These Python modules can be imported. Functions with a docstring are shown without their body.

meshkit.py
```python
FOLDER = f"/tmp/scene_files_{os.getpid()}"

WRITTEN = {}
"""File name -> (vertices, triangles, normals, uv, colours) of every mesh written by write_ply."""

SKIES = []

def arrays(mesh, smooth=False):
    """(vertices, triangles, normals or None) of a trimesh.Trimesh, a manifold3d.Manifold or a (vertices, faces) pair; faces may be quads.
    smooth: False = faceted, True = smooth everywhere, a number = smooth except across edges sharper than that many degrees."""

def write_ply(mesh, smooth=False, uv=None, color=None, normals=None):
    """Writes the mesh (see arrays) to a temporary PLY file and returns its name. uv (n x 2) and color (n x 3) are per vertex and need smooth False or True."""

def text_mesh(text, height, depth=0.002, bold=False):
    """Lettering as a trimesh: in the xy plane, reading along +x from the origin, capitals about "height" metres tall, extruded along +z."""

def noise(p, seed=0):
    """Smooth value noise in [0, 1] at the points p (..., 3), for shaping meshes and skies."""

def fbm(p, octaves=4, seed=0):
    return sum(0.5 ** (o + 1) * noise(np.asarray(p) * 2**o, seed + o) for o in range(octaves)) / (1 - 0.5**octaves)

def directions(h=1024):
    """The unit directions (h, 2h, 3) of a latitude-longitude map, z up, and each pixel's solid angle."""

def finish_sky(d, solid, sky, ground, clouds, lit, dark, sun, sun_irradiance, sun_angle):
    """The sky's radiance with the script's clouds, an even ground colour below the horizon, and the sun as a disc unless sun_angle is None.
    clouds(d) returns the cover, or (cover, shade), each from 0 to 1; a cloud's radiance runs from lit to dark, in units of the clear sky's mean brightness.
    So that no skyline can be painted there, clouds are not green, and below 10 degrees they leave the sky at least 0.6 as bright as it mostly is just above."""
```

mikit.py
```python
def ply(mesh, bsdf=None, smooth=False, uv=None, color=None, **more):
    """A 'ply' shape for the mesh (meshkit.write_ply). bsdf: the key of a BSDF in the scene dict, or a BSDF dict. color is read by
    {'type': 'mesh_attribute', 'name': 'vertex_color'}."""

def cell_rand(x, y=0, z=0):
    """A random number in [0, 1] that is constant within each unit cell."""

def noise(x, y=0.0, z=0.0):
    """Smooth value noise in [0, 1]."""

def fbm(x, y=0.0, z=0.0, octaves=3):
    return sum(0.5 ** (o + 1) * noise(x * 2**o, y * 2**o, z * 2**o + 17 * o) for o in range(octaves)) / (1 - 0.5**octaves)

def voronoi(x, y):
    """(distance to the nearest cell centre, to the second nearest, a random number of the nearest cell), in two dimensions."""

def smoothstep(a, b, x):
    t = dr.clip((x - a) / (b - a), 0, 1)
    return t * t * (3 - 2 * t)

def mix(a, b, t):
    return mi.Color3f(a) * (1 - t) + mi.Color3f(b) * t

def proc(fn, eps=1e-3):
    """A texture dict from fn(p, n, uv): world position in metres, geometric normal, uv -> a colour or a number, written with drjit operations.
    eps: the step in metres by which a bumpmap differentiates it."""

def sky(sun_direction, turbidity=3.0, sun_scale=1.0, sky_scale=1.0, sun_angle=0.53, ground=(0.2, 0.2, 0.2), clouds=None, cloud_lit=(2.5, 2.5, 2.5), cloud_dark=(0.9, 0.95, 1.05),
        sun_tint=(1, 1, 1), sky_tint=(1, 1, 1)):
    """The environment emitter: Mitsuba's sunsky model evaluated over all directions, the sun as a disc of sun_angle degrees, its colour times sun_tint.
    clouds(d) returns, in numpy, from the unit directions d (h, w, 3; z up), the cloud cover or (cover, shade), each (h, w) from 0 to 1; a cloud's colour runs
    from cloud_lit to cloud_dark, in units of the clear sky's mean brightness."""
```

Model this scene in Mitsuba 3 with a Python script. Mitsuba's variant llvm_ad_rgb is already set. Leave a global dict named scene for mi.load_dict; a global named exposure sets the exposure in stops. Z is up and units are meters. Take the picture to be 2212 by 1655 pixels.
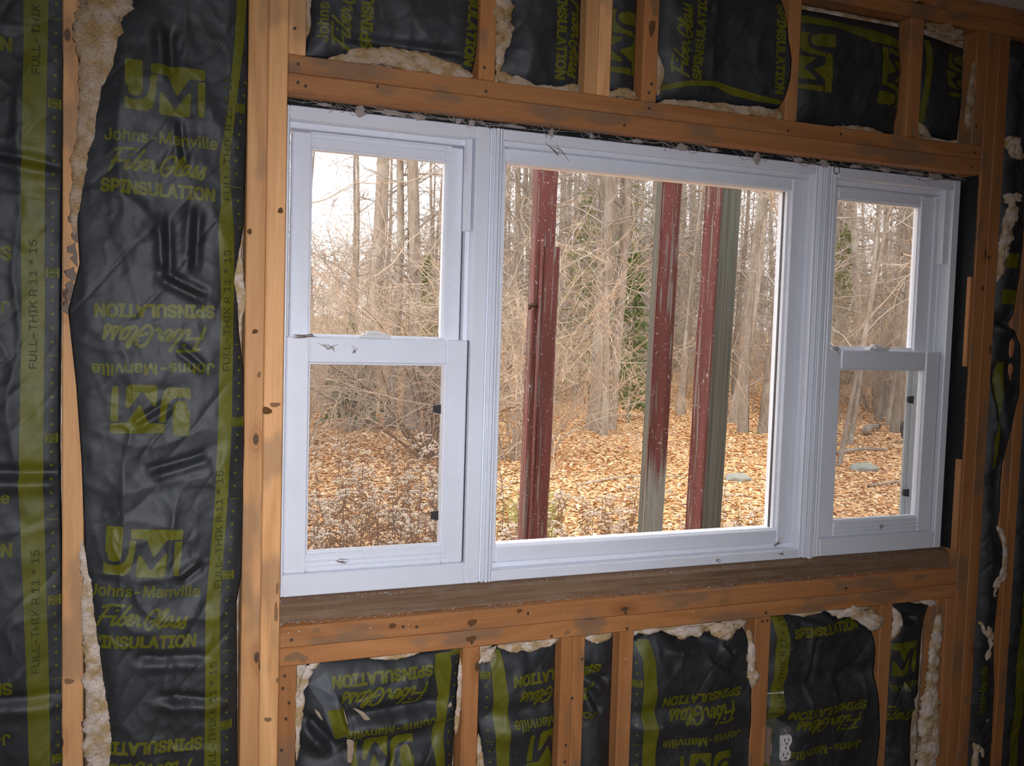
import math
import numpy as np
import trimesh
import drjit as dr
import mitsuba as mi
import mikit
import meshkit
from mikit import noise, fbm, voronoi, cell_rand, smoothstep, mix
from shapely.geometry import Polygon, LineString, Point
from shapely.ops import unary_union

T = mi.ScalarTransform4f
scene, labels = {}, {}

# ---------------------------------------------------------------- camera, sky, flash, exposure
YAW, PITCH, ROLL, FOCAL = 0.3738, -0.0578, 0.02945, 1999.6
EYE = np.array([0.0, -1.8986, 1.45])
FWD = np.array([math.sin(YAW) * math.cos(PITCH), math.cos(YAW) * math.cos(PITCH), math.sin(PITCH)])
RIGHT0 = np.array([math.cos(YAW), -math.sin(YAW), 0.0])
UP0 = np.cross(RIGHT0, FWD)
UP = UP0 * math.cos(ROLL) - RIGHT0 * math.sin(ROLL)
RIGHT = RIGHT0 * math.cos(ROLL) + UP0 * math.sin(ROLL)
scene['camera'] = {'type': 'perspective', 'fov': 2 * math.degrees(math.atan(1106 / FOCAL)), 'fov_axis': 'x', 'near_clip': 0.05, 'far_clip': 500.0,
                   'to_world': T().look_at(origin=EYE.tolist(), target=(EYE + FWD).tolist(), up=UP.tolist())}
exposure = 0.0


def overcast(d):
    cover = np.ones(d.shape[:2])
    shade = 0.25 * meshkit.fbm(d * 2.5, 3, 5)
    return cover, shade


scene['sky'] = mikit.sky([0.2, -0.6, 0.8], turbidity=4.0, sun_scale=0.0, sky_scale=1.0, ground=(0.3, 0.22, 0.14), clouds=overcast,
                         cloud_lit=(1, 1, 1), cloud_dark=(0.8, 0.82, 0.86))
SKY_GAIN = 27.0
scene['sky']['scale'] = SKY_GAIN
# the camera's own flash, a few centimetres beside the lens
FLASH = EYE + RIGHT * -0.035 + UP * 0.03
scene['camera_flash'] = {'type': 'spot', 'intensity': {'type': 'rgb', 'value': [11.9, 12.1, 12.9]}, 'cutoff_angle': 51.0, 'beam_width': 8.0,
                         'to_world': T().look_at(origin=FLASH.tolist(), target=(FLASH + FWD - 0.20 * UP - 0.05 * RIGHT).tolist(), up=UP.tolist())}

# ---------------------------------------------------------------- materials


def diffuse(c):
    return {'type': 'twosided', 'b': {'type': 'diffuse', 'reflectance': {'type': 'rgb', 'value': list(c)}}}


def principled(c, rough, spec=0.5, metal=0.0):
    return {'type': 'twosided', 'b': {'type': 'principled', 'base_color': c if isinstance(c, dict) else {'type': 'rgb', 'value': list(c)},
                                      'roughness': rough, 'specular': spec, 'metallic': metal}}


def wood_fn(p, n, uv):
    u = uv.x
    s = dr.floor(uv.y)
    a = uv.y - s
    warp = noise(u * 2.5, a * 9, s * 3.7) - 0.5
    bands = noise(a * 60 + warp * 7 + s * 13, u * 1.1, s)
    fine = noise(a * 620, u * 22, s) * 0.7 + noise(a * 240, u * 6, s + 5) * 0.55 - 0.12
    t = cell_rand(s, 3, 1)
    aged = smoothstep(99.0, 100.0, s)
    c = mix(mi.Color3f(0.69, 0.37, 0.165), mi.Color3f(0.50, 0.24, 0.090), dr.clip(bands * 0.75 + fine * 0.5 - 0.12, 0, 1))
    c = c * (0.86 + 0.26 * t)
    c = c * mix(mi.Color3f(1, 1, 1), mi.Color3f(0.65, 0.54, 0.46), aged)
    d1, d2, which = voronoi(u * 6.0 + s * 5.13, a * 13 + s * 2.71)
    keep = smoothstep(0.80, 0.81, which)
    ring = smoothstep(0.30, 0.10, d1) * keep
    core = smoothstep(0.085, 0.055, d1) * keep
    c = mix(c, c * mi.Color3f(0.72, 0.6, 0.5), ring * (0.4 + 0.5 * noise(d1 * 60, s)))
    c = mix(c, mi.Color3f(0.085, 0.045, 0.022), core)
    dirt = smoothstep(0.54, 0.76, fbm(u * 8, a * 22, s)) * (0.42 + 0.2 * aged)
    c = mix(c, mi.Color3f(0.16, 0.11, 0.075), dirt)
    flecks = smoothstep(0.95, 0.98, noise(u * 95, a * 190, s + 40)) * smoothstep(0.66, 0.8, noise(u * 3, a * 6, s + 9))
    return mix(c, mi.Color3f(0.75, 0.68, 0.6), flecks * 0.7)


def old_wood_fn(p, n, uv):
    u, s = uv.x, dr.floor(uv.y)
    a = uv.y - s
    g = noise(a * 300, u * 9, s) * 0.6 + noise(a * 45, u * 2, s + 3) * 0.5
    c = mix(mi.Color3f(0.235, 0.145, 0.085), mi.Color3f(0.115, 0.066, 0.038), g)
    dust = smoothstep(0.4, 0.8, fbm(u * 30, a * 60, s)) * 0.25 * noise(u * 500, a * 700, s)
    return mix(c, mi.Color3f(0.30, 0.25, 0.22), dust)


def vinyl_fn(p, n, uv):
    speck = smoothstep(0.95, 0.975, noise(p.x * 260 + 7.3, p.y * 260 + 2.1, p.z * 230 + 1.7))
    film = fbm(p.x * 9, p.y * 9, p.z * 9)
    c = mix(mi.Color3f(0.675, 0.695, 0.76), mi.Color3f(0.625, 0.64, 0.70), film)
    return mix(c, mi.Color3f(0.28, 0.24, 0.22), speck * 0.45)


def facing_fn(p, n, uv):
    mott = fbm(p.x * 28, p.y * 28, p.z * 28)
    grain = noise(p.x * 420, p.y * 420, p.z * 420)
    c = mix(mi.Color3f(0.006, 0.0072, 0.0075), mi.Color3f(0.023, 0.0248, 0.029), mott)
    c = c * (0.7 + 0.6 * grain)
    speck = smoothstep(0.955, 0.975, noise(p.x * 210, p.y * 210 + 7, p.z * 210)) * smoothstep(0.5, 0.7, noise(p.x * 9, p.y * 9, p.z * 9 + 3))
    return mix(c, mi.Color3f(0.45, 0.45, 0.46), speck * 0.6)


def print_fn(p, n, uv):
    w = noise(p.x * 300, p.y * 300, p.z * 300)
    m = fbm(p.x * 22, p.y * 22, p.z * 22 + 4)
    return mix(mi.Color3f(0.125, 0.118, 0.004), mi.Color3f(0.055, 0.062, 0.003), m * 0.8 + w * 0.3 - 0.1)


def glassfibre_fn(p, n, uv):
    f1 = fbm(p.x * 45, p.y * 45, p.z * 45)
    f2 = noise(p.x * 330, p.y * 330, p.z * 330)
    c = mix(mi.Color3f(0.60, 0.50, 0.43), mi.Color3f(0.42, 0.29, 0.15), smoothstep(0.3, 0.7, f1))
    return c * (0.72 + 0.45 * f2)


def tan_fibre_fn(p, n, uv):
    f1 = fbm(p.x * 40, p.y * 40, p.z * 40 + 3)
    f2 = noise(p.x * 330, p.y * 330, p.z * 330)
    c = mix(mi.Color3f(0.44, 0.335, 0.25), mi.Color3f(0.33, 0.21, 0.10), smoothstep(0.3, 0.7, f1))
    return c * (0.72 + 0.45 * f2)


def bark_fn(p, n, uv):
    s = cell_rand(dr.floor(p.x * 0.9), dr.floor(p.y * 0.9), 5)
    g = noise(p.x * 28, p.y * 28, p.z * 5) * 0.6 + noise(p.x * 90, p.y * 90, p.z * 16) * 0.5
    c = mix(mi.Color3f(0.43, 0.37, 0.31), mi.Color3f(0.20, 0.155, 0.12), g)
    lich = smoothstep(0.55, 0.72, fbm(p.x * 4, p.y * 4, p.z * 2.5))
    c = mix(c, mi.Color3f(0.46, 0.44, 0.38), lich * 0.45)
    return c * (0.75 + 0.5 * s)


def ground_fn(p, n, uv):
    d1, d2, w = voronoi(p.x * 15, p.y * 15)
    e1, e2, w2 = voronoi(p.x * 23 + 3, p.y * 23)
    c = mix(mi.Color3f(0.66, 0.41, 0.21), mi.Color3f(0.44, 0.24, 0.115), w)
    c = mix(c, mi.Color3f(0.68, 0.47, 0.28), smoothstep(0.7, 0.75, w2) * 0.8)
    c = mix(c, mi.Color3f(0.20, 0.12, 0.07), smoothstep(0.10, 0.02, d2 - d1) * 0.6)
    green = smoothstep(0.68, 0.76, fbm(p.x * 0.9, p.y * 0.9, 2.0)) * 0.35
    return mix(c, mi.Color3f(0.20, 0.22, 0.09), green)


def red_paint_fn(p, n, uv):
    g = noise(uv.x * 7, uv.y * 330)
    worn = smoothstep(0.66, 0.80, fbm(uv.x * 5, uv.y * 130, 2.0) + 0.10 * g)
    bare = smoothstep(0.95, 0.78, uv.x + 0.16 * noise(uv.y * 160, 5.0) - 0.08) * smoothstep(1.5, 2.5, uv.y)
    gray = mix(mi.Color3f(0.30, 0.29, 0.26), mi.Color3f(0.17, 0.165, 0.14), g)
    c = mix(mi.Color3f(0.165, 0.047, 0.042), mi.Color3f(0.10, 0.034, 0.027), noise(uv.x * 3, uv.y * 40))
    c = mix(c, gray, dr.maximum(worn * 0.6, bare))
    fleck = smoothstep(0.90, 0.935, noise(uv.x * 120, uv.y * 170, 8.0))
    return mix(c, mi.Color3f(0.55, 0.51, 0.48), fleck * 0.6)


def gray_wood_fn(p, n, uv):
    g = noise(uv.x * 3, uv.y * 260) * 0.6 + noise(uv.x * 9, uv.y * 900) * 0.4
    c = mix(mi.Color3f(0.165, 0.155, 0.128), mi.Color3f(0.055, 0.055, 0.042), g)
    d1, d2, w = voronoi(uv.x * 2.2, uv.y * 15)
    knot = smoothstep(0.12, 0.07, d1) * smoothstep(0.6, 0.62, w)
    crack = smoothstep(0.955, 0.975, noise(uv.x * 1.2, uv.y * 190, 3.0))
    c = mix(c, mi.Color3f(0.10, 0.13, 0.085), knot)
    return mix(c, mi.Color3f(0.14, 0.04, 0.035), crack * 0.8)


scene['wood'] = principled(mikit.proc(wood_fn), 0.6, 0.3)
scene['knot_wood'] = diffuse((0.13, 0.062, 0.026))
scene['stained_wood'] = diffuse((0.24, 0.135, 0.07))
scene['old_wood'] = principled(mikit.proc(old_wood_fn), 0.7, 0.25)
scene['vinyl'] = principled(mikit.proc(vinyl_fn), 0.38, 0.45)
scene['facing'] = principled(mikit.proc(facing_fn), 0.61, 0.66)
scene['yellow_print'] = principled(mikit.proc(print_fn), 0.55, 0.45)
scene['dark_print'] = principled((0.042, 0.046, 0.004), 0.6, 0.35)
scene['glassfibre'] = {'type': 'twosided', 'b': {'type': 'diffuse', 'reflectance': mikit.proc(glassfibre_fn)}}
scene['bark'] = {'type': 'diffuse', 'reflectance': mikit.proc(bark_fn)}
scene['twig'] = {'type': 'diffuse', 'reflectance': {'type': 'rgb', 'value': [0.47, 0.385, 0.31]}}
scene['tan_twig'] = {'type': 'diffuse', 'reflectance': {'type': 'rgb', 'value': [0.58, 0.455, 0.34]}}
scene['gray_twig'] = {'type': 'diffuse', 'reflectance': {'type': 'rgb', 'value': [0.38, 0.33, 0.29]}}
scene['dark_stem'] = diffuse((0.20, 0.13, 0.085))
scene['plume'] = diffuse((0.60, 0.49, 0.39))
scene['dead_leaf'] = diffuse((0.30, 0.19, 0.11))
scene['litter_ground'] = {'type': 'twosided', 'b': {'type': 'diffuse', 'reflectance': mikit.proc(ground_fn)}}
scene['litter_leaf'] = {'type': 'twosided', 'b': {'type': 'diffuse', 'reflectance': {'type': 'mesh_attribute', 'name': 'vertex_color'}}}
scene['needle'] = diffuse((0.15, 0.20, 0.075))
scene['pale_needle'] = diffuse((0.27, 0.29, 0.13))
scene['grass'] = diffuse((0.24, 0.30, 0.09))
scene['yellow_leaf'] = diffuse((0.75, 0.55, 0.05))
scene['red_paint'] = principled(mikit.proc(red_paint_fn), 0.7, 0.3)
scene['gray_wood'] = principled(mikit.proc(gray_wood_fn), 0.8, 0.2)
scene['pane_glass'] = {'type': 'thindielectric', 'int_ior': 1.5}
scene['black_plastic'] = principled((0.02, 0.022, 0.025), 0.45, 0.4)
scene['white_plastic'] = principled((0.62, 0.60, 0.60), 0.35, 0.5)
scene['steel'] = principled((0.50, 0.53, 0.55), 0.38, 0.5, 0.85)
scene['bright_nail'] = principled((0.62, 0.60, 0.55), 0.45, 0.5, 0.3)
scene['nail_rust'] = principled((0.085, 0.05, 0.03), 0.6, 0.4, 0.3)
scene['black_paper'] = principled((0.012, 0.013, 0.014), 0.75, 0.25)
scene['cobweb'] = diffuse((0.33, 0.285, 0.265))
scene['debris'] = diffuse((0.20, 0.15, 0.12))
scene['drywall'] = diffuse((0.62, 0.62, 0.64))
scene['plywood'] = diffuse((0.40, 0.27, 0.15))
scene['stone'] = diffuse((0.30, 0.30, 0.27))
scene['rubber'] = principled((0.03, 0.03, 0.032), 0.7, 0.3)
scene['screen_wire'] = diffuse((0.10, 0.10, 0.11))
scene['track_gray'] = principled((0.44, 0.46, 0.46), 0.5, 0.4)
scene['tape'] = principled((0.07, 0.075, 0.085), 0.6, 0.4)
scene['tan_fibre'] = {'type': 'twosided', 'b': {'type': 'diffuse', 'reflectance': mikit.proc(tan_fibre_fn)}}
scene['torn_paper'] = diffuse((0.34, 0.26, 0.19))

for _k in [k for k in scene if k not in ('camera', 'sky', 'camera_flash')]:
    scene['material_' + _k] = scene.pop(_k)

# ---------------------------------------------------------------- naming helpers


def numbered(name):
    if not any(k == name or k.startswith(name + '__') for k in list(scene) + list(labels)):
        return name
    i = 1
    while any(k == f'{name}_{i:03d}' or k.startswith(f'{name}_{i:03d}__') for k in list(scene) + list(labels)):
        i += 1
    return f'{name}_{i:03d}'


COUNT = {}


def fresh(name):
    """numbered() without the slow search: the first of a name is plain, then name_001 and so on."""
    i = COUNT.get(name, 0)
    COUNT[name] = i + 1
    return name if i == 0 else f'{name}_{i:03d}'


def thing(name, label, cat, group=None, kind=None):
    key = fresh(name)
    labels[key] = {'label': label, 'category': cat}
    if group:
        labels[key]['group'] = group
    if kind:
        labels[key]['kind'] = kind
    return key


def put(key, mesh, mat, smooth=False, **more):
    scene[key] = mikit.ply(mesh, 'material_' + mat, smooth=smooth, **more)
    return key


def part(parent, name, mesh, mat, smooth=False, label=None, kind=None, **more):
    key = fresh(parent + '__' + name)
    put(key, mesh, mat, smooth, **more)
    if label or kind:
        labels[key] = {}
        if label:
            labels[key]['label'] = label
        if kind:
            labels[key]['kind'] = kind
    return key


def structure(key, mesh, mat, label, smooth=False, **more):
    labels[key] = {'label': label, 'category': key.split('_')[0], 'kind': 'structure'}
    if mesh is not None:
        put(key, mesh, mat, smooth, **more)
    return key


# ---------------------------------------------------------------- mesh helpers
SIGNS = np.array([[a, b, c] for a in (-1, 1) for b in (-1, 1) for c in (-1, 1)], float)


def box(x0, x1, y0, y1, z0, z1, b=0.0015):
    c = np.array([(x0 + x1) / 2, (y0 + y1) / 2, (z0 + z1) / 2])
    h = np.array([x1 - x0, y1 - y0, z1 - z0]) / 2
    b = min(b, h.min() * 0.45)
    if b <= 0:
        m = trimesh.creation.box(extents=2 * h)
        m.apply_translation(c)
        return m
    pts = np.vstack([SIGNS * (h - np.array([0 if k == j else b for k in range(3)])) for j in range(3)])
    return trimesh.convex.convex_hull(pts + c)


def boxes(*args):
    return trimesh.util.concatenate([box(*a) for a in args])


def cat(ms):
    return trimesh.util.concatenate(ms)


def tube(points, radii, sides=6, cap=True):
    p = np.asarray(points, float)
    r = np.broadcast_to(radii, (len(p),))
    t = np.gradient(p, axis=0)
    t /= np.linalg.norm(t, axis=1, keepdims=True) + 1e-12
    ref = np.array([0.31, 0.23, 0.92]) if abs(t.mean(0)[2]) < 0.8 else np.array([0.92, 0.31, 0.23])
    a = np.cross(t, ref)
    a /= np.linalg.norm(a, axis=1, keepdims=True) + 1e-12
    b = np.cross(t, a)
    ang = np.arange(sides) * 2 * np.pi / sides
    v = p[:, None] + r[:, None, None] * (np.cos(ang)[None, :, None] * a[:, None] + np.sin(ang)[None, :, None] * b[:, None])
    n = len(p)
    i, j = np.meshgrid(np.arange(n - 1), np.arange(sides), indexing='ij')
    q = np.stack([i * sides + j, i * sides + (j + 1) % sides, (i + 1) * sides + (j + 1) % sides, (i + 1) * sides + j], -1).reshape(-1, 4)
    f = np.vstack([q[:, [0, 1, 2]], q[:, [0, 2, 3]]])
    v = v.reshape(-1, 3)
    if cap:
        k = np.arange(1, sides - 1)
        f = np.vstack([f, np.stack([k * 0, k + 1, k], 1), (n - 1) * sides + np.stack([k * 0, k, k + 1], 1)])
    return v, f


class Bag:
    def __init__(self):
        self.v, self.f, self.n = [], [], 0

    def add(self, vf):
        v, f = vf if isinstance(vf, tuple) else (np.asarray(vf.vertices), np.asarray(vf.faces))
        self.v.append(v)
        self.f.append(f + self.n)
        self.n += len(v)
        return self

    def mesh(self):
        return np.vstack(self.v), np.vstack(self.f)


def grid_faces(nu, nv):
    i, j = np.meshgrid(np.arange(nu - 1), np.arange(nv - 1), indexing='ij')
    a, b, c, d = i * nv + j, (i + 1) * nv + j, (i + 1) * nv + j + 1, i * nv + j + 1
    q = np.stack([a, b, c, d], -1).reshape(-1, 4)
    return np.vstack([q[:, [0, 1, 2]], q[:, [0, 2, 3]]])


def disc(x, y, z, r, axis='y', depth=0.002, sides=10):
    m = trimesh.creation.cylinder(radius=r, height=depth, sections=sides)
    if axis == 'y':
        m.apply_transform(trimesh.transformations.rotation_matrix(math.pi / 2, [1, 0, 0]))
    elif axis == 'x':
        m.apply_transform(trimesh.transformations.rotation_matrix(math.pi / 2, [0, 1, 0]))
    m.apply_translation([x, y, z])
    return m


SEED = [0]


def board(x0, x1, y0, y1, z0, z1, axis, aged=False, bend=0.0, seed=None):
    """A sawn board: chamfered box cut into short lengths, with wood coordinates along its grain."""
    SEED[0] += 1
    s = (100 if aged else 0) + (SEED[0] if seed is None else seed)
    m = box(x0, x1, y0, y1, z0, z1, 0.002)
    v = np.asarray(m.vertices)
    o = np.array([x0, y0, z0])
    w = v - o
    ax = {'x': 0, 'z': 2, 'y': 1}[axis]
    other = [k for k in range(3) if k != ax]
    uv = np.stack([w[:, ax] + 0.37 * s, s + 0.2 + w[:, other[0]] + w[:, other[1]]], 1)
    return m, uv


def lumber(name, label, x0, x1, y0, y1, z0, z1, axis, aged=False, mat='wood', nails=(), category=None, group=None):
    m, uv = board(x0, x1, y0, y1, z0, z1, axis, aged)
    key = thing(name, label, category or name.replace('_', ' '), group)
    put(key, m, mat, False, uv=uv)
    for (nx, nz) in nails:
        part(key, 'nail_head', disc(nx, y0 - 0.0005, nz, 0.0034), 'nail_rust')
    return key


# ---------------------------------------------------------------- the room's shell
structure('floor', box(-2.2, 3.4, -4.2, 0.11, -0.12, 0.0, 0), 'plywood', 'bare plywood floor of the unfinished room')
structure('ceiling', box(-2.2, 3.4, -4.2, 0.11, 2.357, 2.45, 0), 'drywall', 'white ceiling showing in the top right corner')
structure('wall_front', boxes((-2.2, 0.25, 0.0895, 0.105, 0, 2.357, 0), (2.072, 3.4, 0.0895, 0.105, 0, 2.357, 0), (0.25, 2.072, 0.0895, 0.105, 0, 0.872, 0),
                              (0.25, 2.072, 0.0895, 0.105, 1.898, 2.357, 0)), 'black_paper', 'dark sheathing behind the open studs')
structure('wall_back', box(-2.2, 3.4, -4.3, -4.2, 0, 2.357, 0), 'plywood', 'rear wall of the room behind the camera')
structure('wall_left', box(-2.3, -2.2, -4.2, 0.11, 0, 2.357, 0), 'plywood', 'left wall of the unfinished room')
structure('wall_right', box(3.4, 3.5, -4.2, 0.11, 0, 2.357, 0), 'plywood', 'right wall of the unfinished room')

# ---------------------------------------------------------------- framing lumber
D0, D1 = 0.0, 0.0885
L = lumber
L('wall_stud', 'pale wall stud between the two full-height insulation batts at the left edge', -0.151, -0.114, D0, D1, 0.04, 2.282, 'z', category='stud')
L('king_stud', 'full-height king stud beside the tall printed batt, left board of its pair', 0.175, 0.2125, D0, D1, 0.04, 2.282, 'z', category='stud')
L('king_stud', 'full-height king stud touching the white window frame, with brown knots', 0.213, 0.2505, D0, D1, 0.04, 2.282, 'z', category='stud')
L('king_stud', 'full-height king stud right of the window, board nearer the window', 2.086, 2.1255, D0, D1, 0.04, 2.282, 'z', True, category='stud')
L('king_stud', 'full-height king stud right of the window, board nearer the corner', 2.126, 2.1655, D0, D1, 0.04, 2.282, 'z', True, category='stud')
L('corner_stud', 'corner stud at the right edge beside curling torn insulation', 2.232, 2.262, D0, D1, 0.04, 2.282, 'z', True, category='stud')
L('corner_stud', 'last stud at the right edge beside the far green striped batt', 2.2625, 2.2975, D0, D1, 0.04, 2.282, 'z', True, category='stud')
L('wood_strip', 'split light strip of wood on the edge of the king stud right of the window', 2.0715, 2.0855, 0.0, 0.014, 1.385, 1.63, 'z', True, category='stud')
L('wood_strip', 'second split strip of wood on the king stud over the right sill end', 2.0735, 2.0855, 0.0, 0.02, 0.875, 1.13, 'z', True, category='stud')
L('top_plate', 'top plate under the ceiling at the top right', -2.2, 3.4, D0, D1, 2.283, 2.319, 'x', True, category='plate')
L('top_plate', 'upper top plate board touching the white ceiling', -2.2, 3.4, D0, D1, 2.3195, 2.3565, 'x', True, category='plate')
L('bottom_plate', 'bottom plate the studs stand on, on the floor', -2.2, 3.4, D0, D1, 0.0, 0.0395, 'x', True, category='plate')
L('header_board', 'upper board of the doubled header over the window', 0.251, 2.0855, D0, D1, 1.9445, 1.980, 'x', True, category='header',
  nails=[(0.27, 1.962), (0.665, 1.956), (1.062, 1.965), (1.45, 1.955), (1.61, 1.963), (2.06, 1.96)])
L('header_board', 'lower board of the doubled header over the window, above the dusty webs', 0.251, 2.0855, D0, 0.0495, 1.906, 1.944, 'x', True, category='header',
  nails=[(0.27, 1.926), (0.285, 1.921), (0.43, 1.938), (1.0, 1.92), (2.05, 1.922)])
L('sill_board', 'upper board of the rough sill under the window, with dust on top', 0.251, 2.0855, D0, D1, 0.7835, 0.8265, 'x', True, category='sill',
  nails=[(0.275, 0.80), (0.51, 0.806), (0.54, 0.803), (0.80, 0.81), (1.05, 0.79), (1.7, 0.80)])
L('sill_board', 'lower board of the rough sill under the window, with dark stains at its left end', 0.251, 2.0855, D0, D1, 0.745, 0.783, 'x', True, category='sill',
  nails=[(0.667, 0.756), (0.86, 0.752), (1.055, 0.752), (1.45, 0.756)])
key = thing('window_stool', 'dull brown ledge board between the rough sill and the white window', 'ledge')
m = trimesh.creation.extrude_polygon(Polygon([(0.031, 0.8268), (0.0885, 0.8268), (0.0885, 0.8733), (0.053, 0.8733), (0.034, 0.8655), (0.031, 0.8635)]), 1.8345, engine='earcut')
v = np.asarray(m.vertices)
v = np.stack([v[:, 2] + 0.251, v[:, 0], v[:, 1]], 1)
put(key, (v, np.asarray(m.faces)), 'old_wood', False, uv=np.stack([v[:, 0], 0.2 + v[:, 1] + v[:, 2] - 0.8], 1))
# cripples over the header
Z0, Z1 = 1.9803, 2.2825
L('cripple_stud', 'short cripple stud over the left end of the header beside the king stud', 0.251, 0.285, D0, D1, Z0, Z1, 'z', nails=[(0.262, 2.03)], category='stud')
L('cripple_stud', 'short cripple stud over the header, with white insulation showing right of it', 0.648, 0.685, D0, D1, Z0, Z1, 'z', True, nails=[(0.66, 2.005)], category='stud')
L('cripple_stud', 'pale cripple stud over the header, left board of the pale double', 0.897, 0.9285, D0, D1, Z0, Z1, 'z', category='stud')
L('cripple_stud', 'pale cripple stud over the header, right board of the pale double', 0.929, 0.961, D0, D1, Z0, Z1, 'z', category='stud')
L('cripple_stud', 'knotty cripple stud over the header right of the pale double', 1.042, 1.08, D0, D1, Z0, Z1, 'z', True, nails=[(1.066, 2.02), (1.06, 2.0)], category='stud')
L('cripple_stud', 'orange cripple stud over the middle of the header, edged by a curved batt', 1.44, 1.475, D0, D1, Z0, Z1, 'z', True, category='stud')
L('cripple_stud', 'cripple stud over the header between two sideways printed logos and the corner bay', 1.818, 1.862, D0, D1, Z0, Z1, 'z', True, category='stud')
L('cripple_stud', 'shadowed cripple stud over the right end of the header', 2.046, 2.0855, D0, D1, Z0, Z1, 'z', True, nails=[(2.06, 2.03)], category='stud')
# cripples under the sill
Z0, Z1 = 0.04, 0.7447
L('cripple_stud', 'cripple stud under the left end of the sill, dotted with nail holes', 0.251, 0.2865, D0, D1, Z0, Z1, 'z', True, category='stud',
  nails=[(0.262, 0.726), (0.259, 0.70), (0.272, 0.668), (0.266, 0.635), (0.258, 0.57)])
L('cripple_stud', 'cripple stud under the sill right of the torn and taped batt', 0.648, 0.687, D0, D1, Z0, Z1, 'z', True, category='stud')
L('cripple_stud', 'cripple stud under the sill, left board of the seamed double', 0.887, 0.9165, D0, D1, Z0, Z1, 'z', True, nails=[(0.905, 0.49), (0.904, 0.45)], category='stud')
L('cripple_stud', 'cripple stud under the sill, right board of the seamed double', 0.917, 0.947, D0, D1, Z0, Z1, 'z', True, nails=[(0.94, 0.69), (0.918, 0.60)], category='stud')
L('cripple_stud', 'cripple stud under the middle of the sill with its left face showing', 1.038, 1.075, D0, D1, Z0, Z1, 'z', True, category='stud')
L('cripple_stud', 'broad cripple stud under the sill that carries the outlet box', 1.42, 1.4675, D0, D1, Z0, Z1, 'z', True, nails=[(1.44, 0.735), (1.455, 0.735)], category='stud')
L('cripple_stud', 'cripple stud under the sill right of the outlet, its edge hidden by wavy facing', 1.822, 1.862, D0, D1, Z0, Z1, 'z', True, category='stud')
L('cripple_stud', 'first of three boards under the right end of the sill, beside fluffy insulation', 2.018, 2.05, D0, D1, Z0, Z1, 'z', True, category='stud')
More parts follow.
